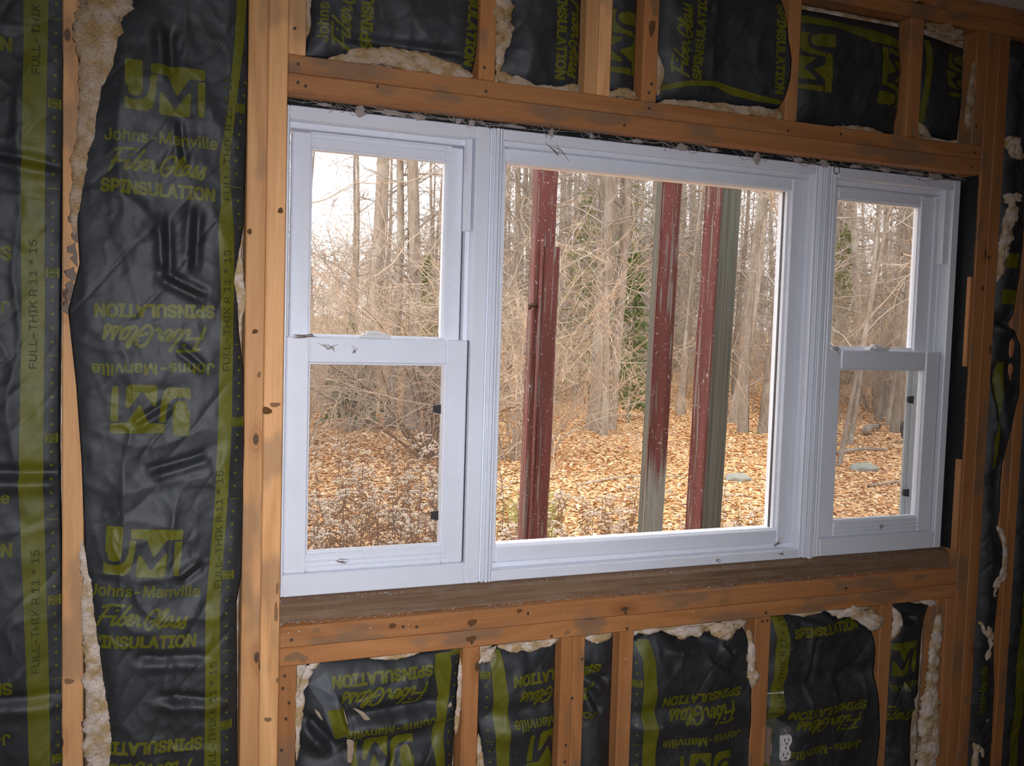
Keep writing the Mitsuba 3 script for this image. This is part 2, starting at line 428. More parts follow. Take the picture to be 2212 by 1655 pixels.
L('cripple_stud', 'second of three boards under the right end of the sill', 2.0505, 2.0855, D0, D1, Z0, Z1, 'z', True, category='stud')

# dark knots and stains that can be made out on single boards: (board, x, z, half width, half height)
rng = np.random.default_rng(77)
for key, what, x, z, rx, rz in (('king_stud_001', 'knot', 0.240, 1.672, 0.006, 0.005), ('king_stud_001', 'knot', 0.219, 1.273, 0.009, 0.009), ('king_stud_001', 'stain', 0.235, 1.285, 0.013, 0.004), ('king_stud', 'knot', 0.181, 1.627, 0.005, 0.005),
                                ('king_stud', 'knot', 0.194, 1.431, 0.005, 0.005), ('king_stud', 'stain', 0.203, 1.345, 0.003, 0.006), ('king_stud_001', 'stain', 0.245, 0.91, 0.0025, 0.012), ('king_stud_001', 'stain', 0.243, 0.86, 0.003, 0.025),
                                ('king_stud_001', 'stain', 0.2475, 0.718, 0.002, 0.006), ('king_stud_001', 'stain', 0.230, 0.638, 0.007, 0.005), ('sill_board', 'knot', 0.667, 0.801, 0.011, 0.009), ('sill_board_001', 'knot', 0.666, 0.7645, 0.012, 0.008), ('sill_board', 'knot', 0.487, 0.810, 0.010, 0.005),
                                ('sill_board', 'stain', 0.325, 0.815, 0.009, 0.005), ('sill_board_001', 'stain', 0.280, 0.764, 0.020, 0.010), ('sill_board_001', 'stain', 0.300, 0.757, 0.012, 0.006), ('sill_board_001', 'stain', 0.90, 0.757, 0.008, 0.005), ('sill_board', 'stain', 1.68, 0.808, 0.008, 0.010), ('sill_board', 'stain', 1.20, 0.800, 0.016, 0.005),
                                ('sill_board', 'stain', 1.95, 0.812, 0.030, 0.006), ('sill_board', 'knot', 0.779, 0.818, 0.008, 0.004), ('cripple_stud_004', 'knot', 1.062, 2.146, 0.008, 0.022), ('cripple_stud_004', 'stain', 1.066, 2.20, 0.010, 0.030), ('king_stud_002', 'knot', 2.116, 1.60, 0.006, 0.006), ('king_stud_002', 'stain', 2.10, 1.78, 0.005, 0.015),
                                ('king_stud_003', 'knot', 2.158, 1.434, 0.006, 0.011), ('king_stud_003', 'knot', 2.132, 1.685, 0.005, 0.008), ('king_stud_003', 'stain', 2.150, 1.90, 0.008, 0.014), ('king_stud_002', 'stain', 2.10, 1.05, 0.005, 0.008), ('king_stud_003', 'stain', 2.148, 0.45, 0.010, 0.014), ('cripple_stud_014', 'stain', 2.03, 0.55, 0.008, 0.008),
                                ('corner_stud', 'stain', 2.245, 1.20, 0.008, 0.006), ('header_board', 'stain', 0.40, 1.964, 0.012, 0.008), ('wall_stud', 'stain', -0.139, 0.76, 0.008, 0.006)):
    t_ = np.linspace(0, 2 * np.pi, 17)[:-1]
    p_ = rng.uniform(0, 6.28, 3)
    w_ = 0.85 + 0.14 * np.sin(2 * t_ + p_[0]) + 0.10 * np.sin(3 * t_ + p_[1]) + 0.06 * np.sin(5 * t_ + p_[2])
    m = trimesh.creation.extrude_polygon(Polygon(np.stack([rx * w_ * np.cos(t_), rz * w_ * np.sin(t_)], 1)).buffer(0.0008), 0.0006, engine='earcut')
    m.apply_transform(trimesh.transformations.rotation_matrix(math.pi / 2, [1, 0, 0]))
    m.apply_translation([x, 0.0002, z])
    part(key, what, m, 'knot_wood' if what == 'knot' else 'stained_wood')
for key, xs, z0, z1 in (('header_board', (0.667, 1.065, 1.452), 1.945, 1.9795), ('sill_board', (0.667, 1.055, 1.16, 1.66), 0.784, 0.826), ('sill_board_001', (0.667, 1.055), 0.7455, 0.7825)):
    for x in xs:
        part(key, 'pencil_line', box(x, x + 0.0011, -0.0003, 0.001, z0, z1, 0), 'stained_wood')

# ---------------------------------------------------------------- printing on the insulation facing (flat shapes in metres, centred)


def smooth_poly(p, r=0.003):
    return Polygon(p).buffer(-r).buffer(2 * r).buffer(-r)


def px_logo(pts):
    return [((x - 935) * 1e-4, (560 - y) * 1.06e-4) for x, y in pts]


def tri(poly):
    out = Bag()
    for g in getattr(poly, 'geoms', [poly]):
        if g.area < 1e-8:
            continue
        v, f = trimesh.creation.triangulate_polygon(g, engine='earcut')
        out.add((np.asarray(v), np.asarray(f)))
    return out.mesh()


def subdivide(v, f, size=0.0045):
    v3 = np.column_stack([v, np.zeros(len(v))])
    v3, f = trimesh.remesh.subdivide_to_size(v3, f, size, max_iter=12)
    return v3[:, :2], f


def make_logo():
    t_bar = smooth_poly(px_logo([(690, 150), (1650, 150), (1650, 335), (1360, 345), (1130, 690), (985, 345), (690, 320)]))
    bar = smooth_poly(px_logo([(1510, 370), (1650, 370), (1640, 700), (1610, 1000), (1510, 1000)]))
    hook = smooth_poly(px_logo([(675, 345), (800, 350), (765, 640), (745, 780), (705, 915), (610, 985), (230, 960), (220, 735), (310, 790), (420, 800),
                                (540, 775), (620, 705), (660, 600), (670, 480)]))
    jay = smooth_poly(px_logo([(240, 100), (545, 110), (545, 610), (520, 680), (470, 725), (380, 735), (310, 700), (285, 620), (300, 580), (240, 560)]))
    emm = smooth_poly(px_logo([(850, 580), (1095, 915), (1340, 590), (1390, 600), (1365, 990), (1300, 1030), (850, 1020), (815, 970), (835, 700)]))
    return unary_union([t_bar, bar, hook, jay, emm])


def make_script():
    S = [[(300, 140), (420, 112), (560, 122), (670, 138)], [(400, 150), (330, 260), (260, 380), (212, 500)], [(255, 335), (380, 330), (490, 342)],
         [(530, 330), (478, 420), (470, 490), (530, 475), (600, 400)], [(550, 225), (565, 220)],
         [(790, 155), (700, 270), (610, 390), (590, 480), (650, 505), (715, 440), (735, 365), (670, 350)],
         [(740, 460), (820, 410), (845, 340), (790, 335), (750, 420), (765, 505), (820, 515), (880, 455)],
         [(920, 345), (900, 400), (965, 395), (940, 490), (960, 555), (1010, 520)],
         [(1310, 390), (1330, 315), (1270, 262), (1180, 300), (1105, 400), (1072, 500), (1100, 600), (1160, 628), (1235, 555), (1290, 452), (1155, 482)],
         [(1300, 560), (1400, 440), (1480, 330), (1470, 272), (1410, 330), (1335, 470), (1312, 580), (1350, 625), (1420, 570)],
         [(1570, 430), (1500, 430), (1435, 530), (1430, 610), (1490, 602), (1560, 500), (1580, 430), (1550, 560), (1580, 630)],
         [(1580, 630), (1650, 540), (1700, 440), (1690, 520), (1705, 600), (1650, 645), (1605, 610)],
         [(1710, 620), (1765, 560), (1835, 455), (1812, 560), (1815, 640), (1770, 685), (1715, 645)]]
    shapes = []
    for s in S:
        p = [((x - 1020) * 1e-4, (430 + 0.106 * (x - 1020) - y) * 1e-4) for x, y in s]
        q = [p[0]]
        for a, b in zip(p[:-1], p[1:]):
            q += [tuple(np.array(a) * (1 - k) + np.array(b) * k) for k in (0.5, 1)]
        shapes.append(LineString(q).simplify(2e-5).buffer(0.0027, quad_segs=3))
    return unary_union(shapes).simplify(1e-4)


def make_words(text, height, width, heavy=0.0):
    m = meshkit.text_mesh(text, height, 0.002, bold=True)
    n = m.face_normals[:, 2] > 0.9
    f = np.asarray(m.faces)[n]
    used, inv = np.unique(f.ravel(), return_inverse=True)
    v, f = np.asarray(m.vertices)[used][:, :2], inv.reshape(-1, 3)
    lo, hi = v.min(0), v.max(0)
    v = (v - (lo + hi) / 2) * np.array([width / (hi[0] - lo[0]), 1.0])
    if heavy:
        return tri(unary_union([Polygon(v[t]).buffer(1e-5) for t in f]).buffer(heavy, quad_segs=2).simplify(1e-4))
    return v, f


PRINT = {'logo': subdivide(*tri(make_logo())), 'script': subdivide(*tri(make_script()), 0.006),
         'name': subdivide(*make_words('Johns-Manville', 0.0205, 0.203, 0.0003), 0.006), 'spin': subdivide(*make_words('SPINSULATION', 0.0225, 0.210, 0.0012), 0.006)}
STRIPE_TEXT = subdivide(*make_words('FULL-THIK R 11 * 15', 0.013, 0.235), 0.006)
DIGITS = {d: subdivide(*make_words(d, 0.013, 0.019), 0.006) for d in ('22', '24', '26', '28', '33')}


def cut(v, f, keep):
    f = f[keep[f].all(1)]
    if not len(f):
        return None
    used, inv = np.unique(f.ravel(), return_inverse=True)
    return v[used], inv.reshape(-1, 3)


# ---------------------------------------------------------------- insulation batts


def prof(points):
    p = np.array(sorted(points), float)
    return lambda q: np.interp(q, p[:, 0], p[:, 1])


def ridged(x, z, sx, sz, seed, power=5):
    n = meshkit.noise(np.stack([x * sx, z * sz, x * 0 + seed], -1), seed)
    return (1 - np.abs(2 * n - 1)) ** power


class Batt:
    """A faced glass-fibre batt pushed between studs: a fluffy pad, a wrinkled printed facing, tufts that stick out."""

    def __init__(self, label, xl, xr, zb, zt, bay, y_edge=0.034, y_mid=0.008, seed=1, creases=(), wrinkle=1.0, y_left=None, y_right=None):
        self.key = thing('insulation_batt', label, 'insulation')
        self.xl, self.xr, self.zb, self.zt = prof(xl), prof(xr), prof(zb), prof(zt)
        self.y_edge, self.y_mid, self.seed, self.creases, self.wr = y_edge, y_mid, seed, creases, wrinkle
        self.y_left, self.y_right = (y_edge if y_left is None else y_left), (y_edge if y_right is None else y_right)
        z_lo, z_hi = min(p[1] for p in zb), max(p[1] for p in zt)
        x_lo, x_hi = min(p[1] for p in xl), max(p[1] for p in xr)
        nu, nv = int((x_hi - x_lo) / 0.0042) + 3, int((z_hi - z_lo) / 0.0048) + 3
        U, V = np.meshgrid(np.linspace(0, 1, nu), np.linspace(0, 1, nv), indexing='ij')
        zm = z_lo + (z_hi - z_lo) * V
        x = self.xl(zm) + (self.xr(zm) - self.xl(zm)) * U
        for _ in range(3):
            z = self.zb(x) + (self.zt(x) - self.zb(x)) * V
            x = self.xl(z) + (self.xr(z) - self.xl(z)) * U
        y = self.Y(x, z)
        P = np.stack([x, y, z], -1)
        P = np.pad(P, ((1, 1), (1, 1), (0, 0)), mode='edge')
        P[[0, -1], :, 1] += 0.022
        P[:, [0, -1], 1] += 0.022
        put(self.key + '__facing', (P.reshape(-1, 3), grid_faces(nu + 2, nv + 2)), 'facing', True)
        labels[self.key + '__facing'] = {'label': 'wrinkled black facing'}
        bx0, bx1, bz0, bz1 = bay
        nu, nv = max(8, int((bx1 - bx0) / 0.007)), max(8, int((bz1 - bz0) / 0.009))
        X, Zg = np.meshgrid(np.linspace(bx0, bx1, nu), np.linspace(bz0, bz1, nv), indexing='ij')
        Yg = 0.046 - 0.012 * meshkit.fbm(np.stack([X * 30, Zg * 30, X * 0 + seed], -1), 3, seed)
        inside = np.minimum(np.minimum(X - self.xl(Zg), self.xr(Zg) - X), np.minimum(Zg - self.zb(X), self.zt(X) - Zg))
        Yg = np.where(inside > 0, np.maximum(Yg, self.Y(X, Zg) + 0.014), Yg)
        P = np.pad(np.stack([X, Yg, Zg], -1), ((1, 1), (1, 1), (0, 0)), mode='edge')
        P[[0, -1], :, 1] = 0.087
        P[:, [0, -1], 1] = 0.087
        put(self.key + '__fiberglass', (P.reshape(-1, 3), grid_faces(nu + 2, nv + 2)), 'glassfibre', True)
        labels[self.key + '__fiberglass'] = {'label': 'cream fluffy glass fibre behind the facing'}

    def Y(self, x, z):
        x, z = np.asarray(x, float), np.asarray(z, float)
        s = self.seed
        eu = np.maximum(np.minimum(x - self.xl(z), self.xr(z) - x), 0)
        ev = np.maximum(np.minimum(z - self.zb(x), self.zt(x) - z), 0)
        bulge = (1 - np.exp(-eu / 0.022)) * (1 - np.exp(-ev / 0.022))
        across = np.clip((x - self.xl(z)) / np.maximum(self.xr(z) - self.xl(z), 1e-6), 0, 1)
        side = self.y_left + (self.y_right - self.y_left) * across
        tops = np.exp(-ev / 0.022)
        edge = side * (1 - tops) + self.y_edge * tops
        y = edge + (self.y_mid - edge) * bulge
        q = np.stack([x * 7, z * 5, x * 0 + s * 1.7], -1)
        w = 0.034 * (meshkit.fbm(q, 2, s) - 0.5) + 0.016 * (meshkit.fbm(q * 2.6, 2, s + 20) - 0.5)
        wx = x + 0.03 * (meshkit.noise(q * 1.7, s + 7) - 0.5)
        wz = z + 0.05 * (meshkit.noise(q * 1.3, s + 8) - 0.5)
        w = w - 0.0045 * ridged(wx, wz, 11, 4, s + 1, 5) - 0.0042 * ridged(wx + wz * 0.5, wz, 8, 11, s + 2, 5) + 0.0025 * ridged(wx - wz * 0.7, wz, 17, 8, s + 3, 6)
        w = w + 0.0034 * (meshkit.fbm(np.stack([x * 48, z * 34, x * 0 + s], -1), 3, s + 5) - 0.5) - 0.0016 * ridged(x + 0.3 * z, z, 34, 26, s + 9, 4)
        y = y + self.wr * w * (0.25 + 0.75 * bulge)
        for (ax, az, bx, bz, wd, dp) in self.creases:
            dx, dz = bx - ax, bz - az
            ln = math.hypot(dx, dz)
            t = np.clip(((x - ax) * dx + (z - az) * dz) / ln ** 2, -0.1, 1.1)
            side = ((x - ax) * dz - (z - az) * dx) / ln
            end = np.clip(np.minimum(t + 0.1, 1.1 - t) / 0.25, 0, 1)
            y = y + dp * end * np.exp(-(side / wd) ** 2) - dp * 0.8 * end * np.exp(-((side - 1.7 * wd) / (1.3 * wd)) ** 2)
        return y

    def inside(self, x, z, m=0.001):
        return (x > self.xl(z) + m) & (x < self.xr(z) - m) & (z > self.zb(x) + m) & (z < self.zt(x) - m)

    def drape(self, v2, f, off):
        x, z = v2[:, 0], v2[:, 1]
        got = cut(np.column_stack([x, z]), f, self.inside(x, z))
        if got is None:
            return None
        v, f = got
        return np.column_stack([v[:, 0], self.Y(v[:, 0], v[:, 1]) - off, v[:, 1]]), f

    def stamp(self, kind, x, z, rot=0.0, sx=1.0, sy=1.0, name=None, mat='yellow_print', shape=None, off=0.0011, parent=None):
        v, f = shape or PRINT[kind]
        v = v * np.array([sx, sy])
        a = math.radians(rot)
        v = np.column_stack([x + v[:, 0] * math.cos(a) - v[:, 1] * math.sin(a), z + v[:, 0] * math.sin(a) + v[:, 1] * math.cos(a)])
        m = self.drape(v, f, off)
        if m is not None:
            part(parent or self.key, name or ('printed_logo' if kind == 'logo' else 'printed_lettering'), m, mat, True)

    def block(self, x, z, rot, step=1.0, dz=(0.0, 0.093, 0.147, 0.190), which='lnsp', sx=1.0):
        """logo, name, script, slogan going down from the logo's centre (text direction rot)."""
        a = math.radians(rot)
        for k, d in zip(('logo', 'name', 'script', 'spin'), dz):
            if k[0] in which or (k == 'spin' and 'p' in which):
                if k == 'spin' and 'p' not in which:
                    continue
                if k == 'script' and 's' not in which:
                    continue
                self.stamp(k, x + d * step * math.sin(a), z - d * step * math.cos(a), rot, sx)

    def ribbon(self, pts, along='z', ruler=None, text=(), n=0.006):
        """A yellow printed stripe through (position, low edge, high edge)."""
        p = np.array(sorted(pts), float)
        t = np.linspace(p[0, 0], p[-1, 0], int((p[-1, 0] - p[0, 0]) / n) + 2)
        lo, hi = np.interp(t, p[:, 0], p[:, 1]), np.interp(t, p[:, 0], p[:, 2])
        W = np.linspace(0, 1, 9)
        c = lo[:, None] + (hi - lo)[:, None] * W[None]
        q = np.repeat(t[:, None], 9, 1)
        x, z = (c, q) if along == 'z' else (q, c)
        m = self.drape(np.column_stack([x.ravel(), z.ravel()]), grid_faces(len(t), 9), 0.0009)
        if m is None:
            return
        key = part(self.key, 'printed_stripe', m, 'yellow_print', True)
        for (tz, rot) in text:
            k = np.interp(tz, p[:, 0], (p[:, 1] + p[:, 2]) / 2)
            self.stamp(None, *((k, tz) if along == 'z' else (tz, k)), rot, name='stripe_lettering', mat='dark_print', shape=STRIPE_TEXT, off=0.0018, parent=key)
        if ruler:
            side, start, gap = ruler
            bag = Bag()
            i = 0
            tz = start
            while tz < p[-1, 0] - 0.005:
                k = np.interp(tz, p[:, 0], p[:, 2] if side > 0 else p[:, 1]) + side * gap
                if i % 12 == 0:
                    sh = subdivide(*tri(Polygon([(-0.011, -0.009), (0.011, -0.009), (0.011, 0.009), (-0.011, 0.009)])), 0.008)
                elif i % 12 == 6:
                    sh = subdivide(*tri(Polygon([(-0.009, -0.0009), (0.009, -0.0009), (0.009, 0.0009), (-0.009, 0.0009)])), 0.006)
                else:
                    sh = subdivide(*tri(Point(0, 0).buffer(0.0028, quad_segs=3)), 0.01)
                a, b = ((k, tz) if along == 'z' else (tz, k))
                m = self.drape(sh[0] + np.array([a, b]), sh[1], 0.0010)
                if m is not None:
                    bag.add(m)
                    if i % 12 == 0:
                        self.stamp(None, a, b, 90, name='ruler_number', mat='dark_print', shape=DIGITS[('22', '24', '26', '28', '33')[(i // 12) % 5]], off=0.0019)
                tz += 0.0254
                i += 1
            if bag.n:
                part(self.key, 'printed_ruler', bag.mesh(), 'yellow_print', True, kind='stuff')

    def tuft(self, pts, radii, flat=1.0, name='fiberglass_tuft', mat='glassfibre', rough=1.0):
        p, r = np.array(pts, float), np.broadcast_to(radii, (len(pts),)).astype(float)
        d = np.r_[0, np.cumsum(np.linalg.norm(np.diff(p, axis=0), axis=1))]
        n = max(6, int(d[-1] / 0.006))
        t = np.linspace(0, d[-1], n)
        q = np.stack([np.interp(t, d, p[:, k]) for k in range(3)], 1)
        rr = np.interp(t, d, r) * np.clip(np.minimum(np.arange(n), np.arange(n)[::-1]) / 2.0, 0.05, 1) ** 0.5
        bag = Bag()
        jig = np.random.default_rng(int(abs(p.sum()) * 1e5) % 100000)
        for k in range(3 if name == 'fiberglass_tuft' else 1):
            qq, ww = q, rr
            if k:
                i0 = jig.integers(0, max(1, n // 3))
                i1 = jig.integers(min(n - 3, max(i0 + 4, n // 2)), n) if n > 7 else n
                qq, ww = q[i0:i1] + 0, rr[i0:i1] * jig.uniform(0.45, 0.75)
                if len(qq) < 4:
                    continue
                qq = qq + np.stack([rr[i0:i1] * 0.75 * np.sin(np.linspace(jig.uniform(0, 6), jig.uniform(6, 12), len(qq))), -0.25 * rr[i0:i1], rr[i0:i1] * 0.75 * np.cos(np.linspace(jig.uniform(0, 6), jig.uniform(6, 12), len(qq)))], 1)
                ww[[0, -1]] *= 0.15
            v, f = tube(qq, ww, 16)
            c = np.repeat(qq, 16, 0)
            k1 = meshkit.fbm(v * 42, 3, self.seed + 11 + k)
            k2 = meshkit.noise(v * 190, self.seed + 12 + k)
            k3 = meshkit.noise(v * 420, self.seed + 13)
            w = (v - c) * np.clip(1 + rough * (1.5 * (k1 - 0.5) + 0.55 * (k2 - 0.5) + 0.3 * (k3 - 0.5)), 0.5, 1.8)[:, None]
            w[:, 1] *= flat
            bag.add((c + w, f))
        part(self.key, name, bag.mesh(), mat, True)


def const(v, a=-9, b=9):
    return [(a, v), (b, v)]


# far left bay
b = Batt('tall black-faced batt at the left edge, left of the first stud', [(0.0, -0.50), (2.3, -0.50)],
         [(0.5, -0.147), (0.83, -0.149), (1.21, -0.156), (1.62, -0.153), (2.05, -0.146)], const(0.05), const(2.28), (-0.51, -0.1515, 0.045, 2.28),
         y_edge=0.004, y_mid=-0.006, seed=3, wrinkle=0.85,
         creases=[(-0.30, 1.743, -0.15, 1.722, 0.010, 0.010), (-0.30, 1.165, -0.15, 1.158, 0.012, 0.012), (-0.28, 0.74, -0.15, 0.735, 0.012, 0.008)])
b.ribbon([(0.3, -0.205, -0.168), (0.6, -0.205, -0.169), (0.83, -0.211, -0.174), (1.14, -0.222, -0.182), (1.43, -0.217, -0.18), (1.62, -0.218, -0.18), (1.81, -0.215, -0.177), (2.2, -0.212, -0.171)],
         ruler=(1, 0.31, 0.013), text=[(1.47, 90), (0.9, 90), (2.0, 90)])
for z0, rot in ((2.02, 0), (1.11, 0)):
    b.block(-0.338, z0 + 0.10, 0)
for z0 in (1.37, 0.57):
    b.block(-0.338, z0, 180)

# tall bay with the whole printing
b = Batt('tall black-faced batt with the most yellow printing, left of the king studs',
         [(0.3, -0.07), (0.585, -0.071), (0.773, -0.08), (0.874, -0.094), (1.017, -0.112), (1.18, -0.118), (1.32, -0.127), (1.461, -0.141), (1.548, -0.122), (1.624, -0.126),
          (1.736, -0.116), (1.836, -0.101), (1.931, -0.076), (1.987, -0.061), (2.04, -0.036), (2.12, -0.015)],
         [(0.3, 0.170), (0.55, 0.170), (0.889, 0.165), (0.944, 0.174), (1.206, 0.177), (1.354, 0.173), (1.427, 0.163), (1.544, 0.156), (1.644, 0.17), (1.966, 0.174), (2.1, 0.172)],
         const(0.05), const(2.28), (-0.1135, 0.1745, 0.045, 2.28), y_edge=0.002, y_left=-0.005, y_mid=-0.018, seed=11,
         creases=[(0.03, 1.64, 0.035, 1.54, 0.008, 0.014), (0.085, 1.66, 0.08, 1.54, 0.009, 0.012), (0.02, 1.54, 0.10, 1.50, 0.008, 0.012), (0.03, 1.99, 0.035, 1.90, 0.010, 0.012),
                  (0.05, 1.82, 0.06, 1.74, 0.007, 0.009), (0.0, 1.16, 0.10, 1.19, 0.008, 0.010), (-0.02, 0.80, 0.11, 0.79, 0.010, 0.008), (0.02, 0.72, 0.14, 0.70, 0.010, 0.011), (-0.03, 1.25, 0.03, 1.29, 0.007, 0.008),
                  (0.10, 0.97, 0.06, 0.94, 0.008, 0.010), (0.055, 1.40, 0.10, 1.36, 0.006, 0.009)])
b.ribbon([(0.3, 0.104, 0.137), (0.56, 0.106, 0.137), (0.883, 0.105, 0.132), (1.086, 0.120, 0.144), (1.206, 0.124, 0.149), (1.262, 0.125, 0.151), (1.463, 0.127, 0.152), (1.516, 0.127, 0.153), (1.63, 0.121, 0.151),
          (1.677, 0.126, 0.146), (1.757, 0.122, 0.141), (1.847, 0.136, 0.150), (1.989, 0.148, 0.166), (2.07, 0.151, 0.170), (2.2, 0.155, 0.172)],
         ruler=(1, 0.338, 0.012), text=[(1.04, 90), (1.47, 90), (1.80, 90), (0.66, 90)])
b.block(0.024, 1.878, 1, which='l')
b.stamp('name', 0.019, 1.787, 0, 0.98)
b.stamp('script', 0.012, 1.736, -1, 1.03)
b.stamp('spin', 0.014, 1.692, -1.5, 0.95)
b.stamp('spin', 0.010, 1.465, 181, 1.0)
b.stamp('script', 0.010, 1.418, 180, 1.1, 1.1)
b.stamp('name', 0.008, 1.355, 181, 1.07)
b.stamp('logo', 0.003, 1.276, 180)
b.stamp('logo', -0.009, 1.006, -3, 0.97)
b.stamp('name', -0.004, 0.929, -5, 0.98)
b.stamp('script', -0.010, 0.876, -5, 0.98)
b.stamp('spin', -0.014, 0.832, -4, 0.97)
b.stamp('spin', 0.0, 0.622, 176, 0.97)
b.stamp('script', 0.0, 0.575, 176, 1.0)
b.tuft([(-0.072, 0.004, 2.14), (-0.080, 0.000, 2.03), (-0.090, -0.004, 1.95), (-0.106, -0.004, 1.87), (-0.114, -0.003, 1.77), (-0.128, -0.002, 1.66), (-0.131, -0.002, 1.60)],
       [0.052, 0.044, 0.030, 0.018, 0.015, 0.010, 0.005], 0.45, mat='tan_fibre', rough=0.75)
b.tuft([(-0.118, 0.0, 1.03), (-0.105, -0.003, 0.93), (-0.098, -0.003, 0.82), (-0.090, -0.003, 0.70), (-0.085, -0.003, 0.52), (-0.085, -0.003, 0.40)], [0.004, 0.010, 0.014, 0.020, 0.020, 0.02], 0.5)
for (x, z, r) in ((-0.134, 1.63, 0.008), (-0.131, 1.60, 0.009), (-0.135, 1.575, 0.008), (-0.132, 1.555, 0.009), (-0.138, 1.53, 0.010), (-0.140, 1.505, 0.008), (-0.136, 1.49, 0.010), (-0.146, 1.465, 0.007), (-0.126, 1.36, 0.006), (-0.124, 1.33, 0.006)):
    b.tuft([(x + 0.006, -0.001, z + 0.012), (x, -0.001, z), (x + 0.007, -0.001, z - 0.014)], [0.4 * r, r, 0.5 * r], 0.22, 'fiberglass_shred', 'debris', 1.3)
b.tuft([(0.160, 0.006, 1.60), (0.164, 0.004, 1.52), (0.168, 0.005, 1.45)], [0.004, 0.010, 0.004], 0.6)
b.tuft([(0.158, -0.004, 1.192), (0.1595, -0.006, 1.178), (0.157, -0.004, 1.166)], [0.001, 0.0022, 0.001], 1, 'white_shred', 'white_plastic')

# bays over the header
b = Batt('batt with sideways printing over the left end of the header, beside the king studs', [(1.9, 0.286), (1.985, 0.286), (2.03, 0.292), (2.3, 0.296)],
         [(1.9, 0.638), (2.0, 0.640), (2.056, 0.651), (2.104, 0.661), (2.3, 0.660)],
         [(0.28, 1.984), (0.32, 1.985), (0.355, 1.995), (0.39, 2.004), (0.45, 2.010), (0.50, 2.013), (0.55, 2.012), (0.60, 2.005), (0.645, 1.999)], const(2.28), (0.287, 0.646, 1.982, 2.28),
         y_edge=0.022, y_mid=0.004, seed=21, wrinkle=0.8, creases=[(0.36, 2.03, 0.62, 2.03, 0.010, 0.010)])
b.stamp('spin', 0.407, 2.118, 90, 1.0)
b.stamp('script', 0.362, 2.09, 90, 1.05)
b.stamp('name', 0.318, 2.115, 90)
b.stamp('spin', 0.634, 2.115, -92)
b.tuft([(0.33, 0.012, 1.983), (0.40, 0.008, 1.992), (0.47, 0.006, 1.998), (0.55, 0.008, 1.998), (0.61, 0.008, 1.992), (0.64, 0.010, 1.986)], [0.004, 0.013, 0.016, 0.017, 0.014, 0.006], 0.7, mat='tan_fibre')
b.tuft([(0.288, 0.012, 2.02), (0.290, 0.01, 2.10), (0.289, 0.01, 2.2)], [0.004, 0.006, 0.006], 0.8, mat='tan_fibre')
b = Batt('batt over the header between the orange cripple and the pale double cripple', [(1.9, 0.700), (2.01, 0.700), (2.058, 0.713), (2.109, 0.724), (2.16, 0.720), (2.3, 0.718)], const(0.896),
         [(0.69, 2.008), (0.731, 1.998), (0.774, 1.986), (0.814, 1.985), (0.862, 1.996), (0.90, 2.010)], const(2.28), (0.686, 0.896, 1.982, 2.28), y_edge=0.034, y_mid=0.010, seed=22, wrinkle=0.8)
b.stamp('spin', 0.842, 2.115, -88)
b.stamp('script', 0.880, 2.10, -90)
b.tuft([(0.694, 0.010, 2.0), (0.700, 0.008, 2.05), (0.704, 0.006, 2.11), (0.703, 0.006, 2.17), (0.702, 0.006, 2.26)], [0.007, 0.013, 0.018, 0.017, 0.016], 0.6, mat='tan_fibre')
b.tuft([(0.69, 0.012, 1.998), (0.73, 0.012, 1.992), (0.78, 0.014, 1.982), (0.84, 0.014, 1.984), (0.893, 0.016, 1.996)], [0.012, 0.011, 0.004, 0.006, 0.010], 0.7, mat='tan_fibre')
b = Batt('narrow batt over the header with a sideways logo between two cripple studs', const(0.963), const(1.038),
         [(0.96, 1.998), (0.983, 2.003), (1.022, 2.002), (1.05, 1.998)], const(2.28), (0.962, 1.041, 1.982, 2.28), y_edge=0.034, y_mid=0.012, seed=23, wrinkle=0.8)
b.stamp('logo', 1.004, 2.112, -90)
b.tuft([(0.965, 0.012, 1.988), (1.0, 0.010, 1.994), (1.038, 0.012, 1.988)], [0.006, 0.010, 0.008], 0.7, mat='tan_fibre')
b = Batt('wide batt over the middle of the header with a yellow stripe along its lower edge', [(1.9, 1.083), (2.0, 1.089), (2.03, 1.104), (2.075, 1.102), (2.10, 1.088), (2.3, 1.082)],
         [(1.9, 1.436), (2.02, 1.436), (2.08, 1.447), (2.126, 1.447), (2.168, 1.435), (2.266, 1.417), (2.3, 1.415)],
         [(1.08, 1.994), (1.104, 1.990), (1.122, 1.997), (1.2, 2.002), (1.27, 2.0), (1.34, 2.003), (1.45, 2.014)], const(2.28), (1.081, 1.439, 1.982, 2.28), y_edge=0.024, y_right=-0.006, y_mid=0.0, seed=24, wrinkle=0.8)
b.ribbon([(1.085, 2.010, 2.024), (1.174, 2.030, 2.042), (1.243, 2.037, 2.050), (1.291, 2.022, 2.042), (1.363, 2.017, 2.031), (1.435, 2.018, 2.026)], along='x')
b.stamp('spin', 1.189, 2.150, 88)
b.stamp('script', 1.147, 2.13, 90)
b.stamp('spin', 1.416, 2.145, -88)
b.tuft([(1.10, 0.012, 1.986), (1.2, 0.010, 1.992), (1.30, 0.010, 1.990), (1.38, 0.008, 1.992), (1.44, 0.010, 1.992)], [0.006, 0.009, 0.009, 0.013, 0.014], 0.7, mat='tan_fibre')
b.tuft([(1.086, 0.012, 2.10), (1.092, 0.010, 2.05), (1.09, 0.012, 2.0)], [0.003, 0.010, 0.009], 0.7, mat='tan_fibre')
b = Batt('batt over the header with two sideways yellow logos, second bay from the corner', const(1.478), [(1.9, 1.808), (2.01, 1.808), (2.057, 1.816), (2.163, 1.816), (2.22, 1.806), (2.3, 1.806)],
         [(1.47, 1.985), (1.594, 1.988), (1.68, 1.99), (1.742, 1.993), (1.82, 1.99)], const(2.262), (1.476, 1.817, 1.982, 2.28), y_edge=0.03, y_mid=0.006, seed=25, wrinkle=0.9)
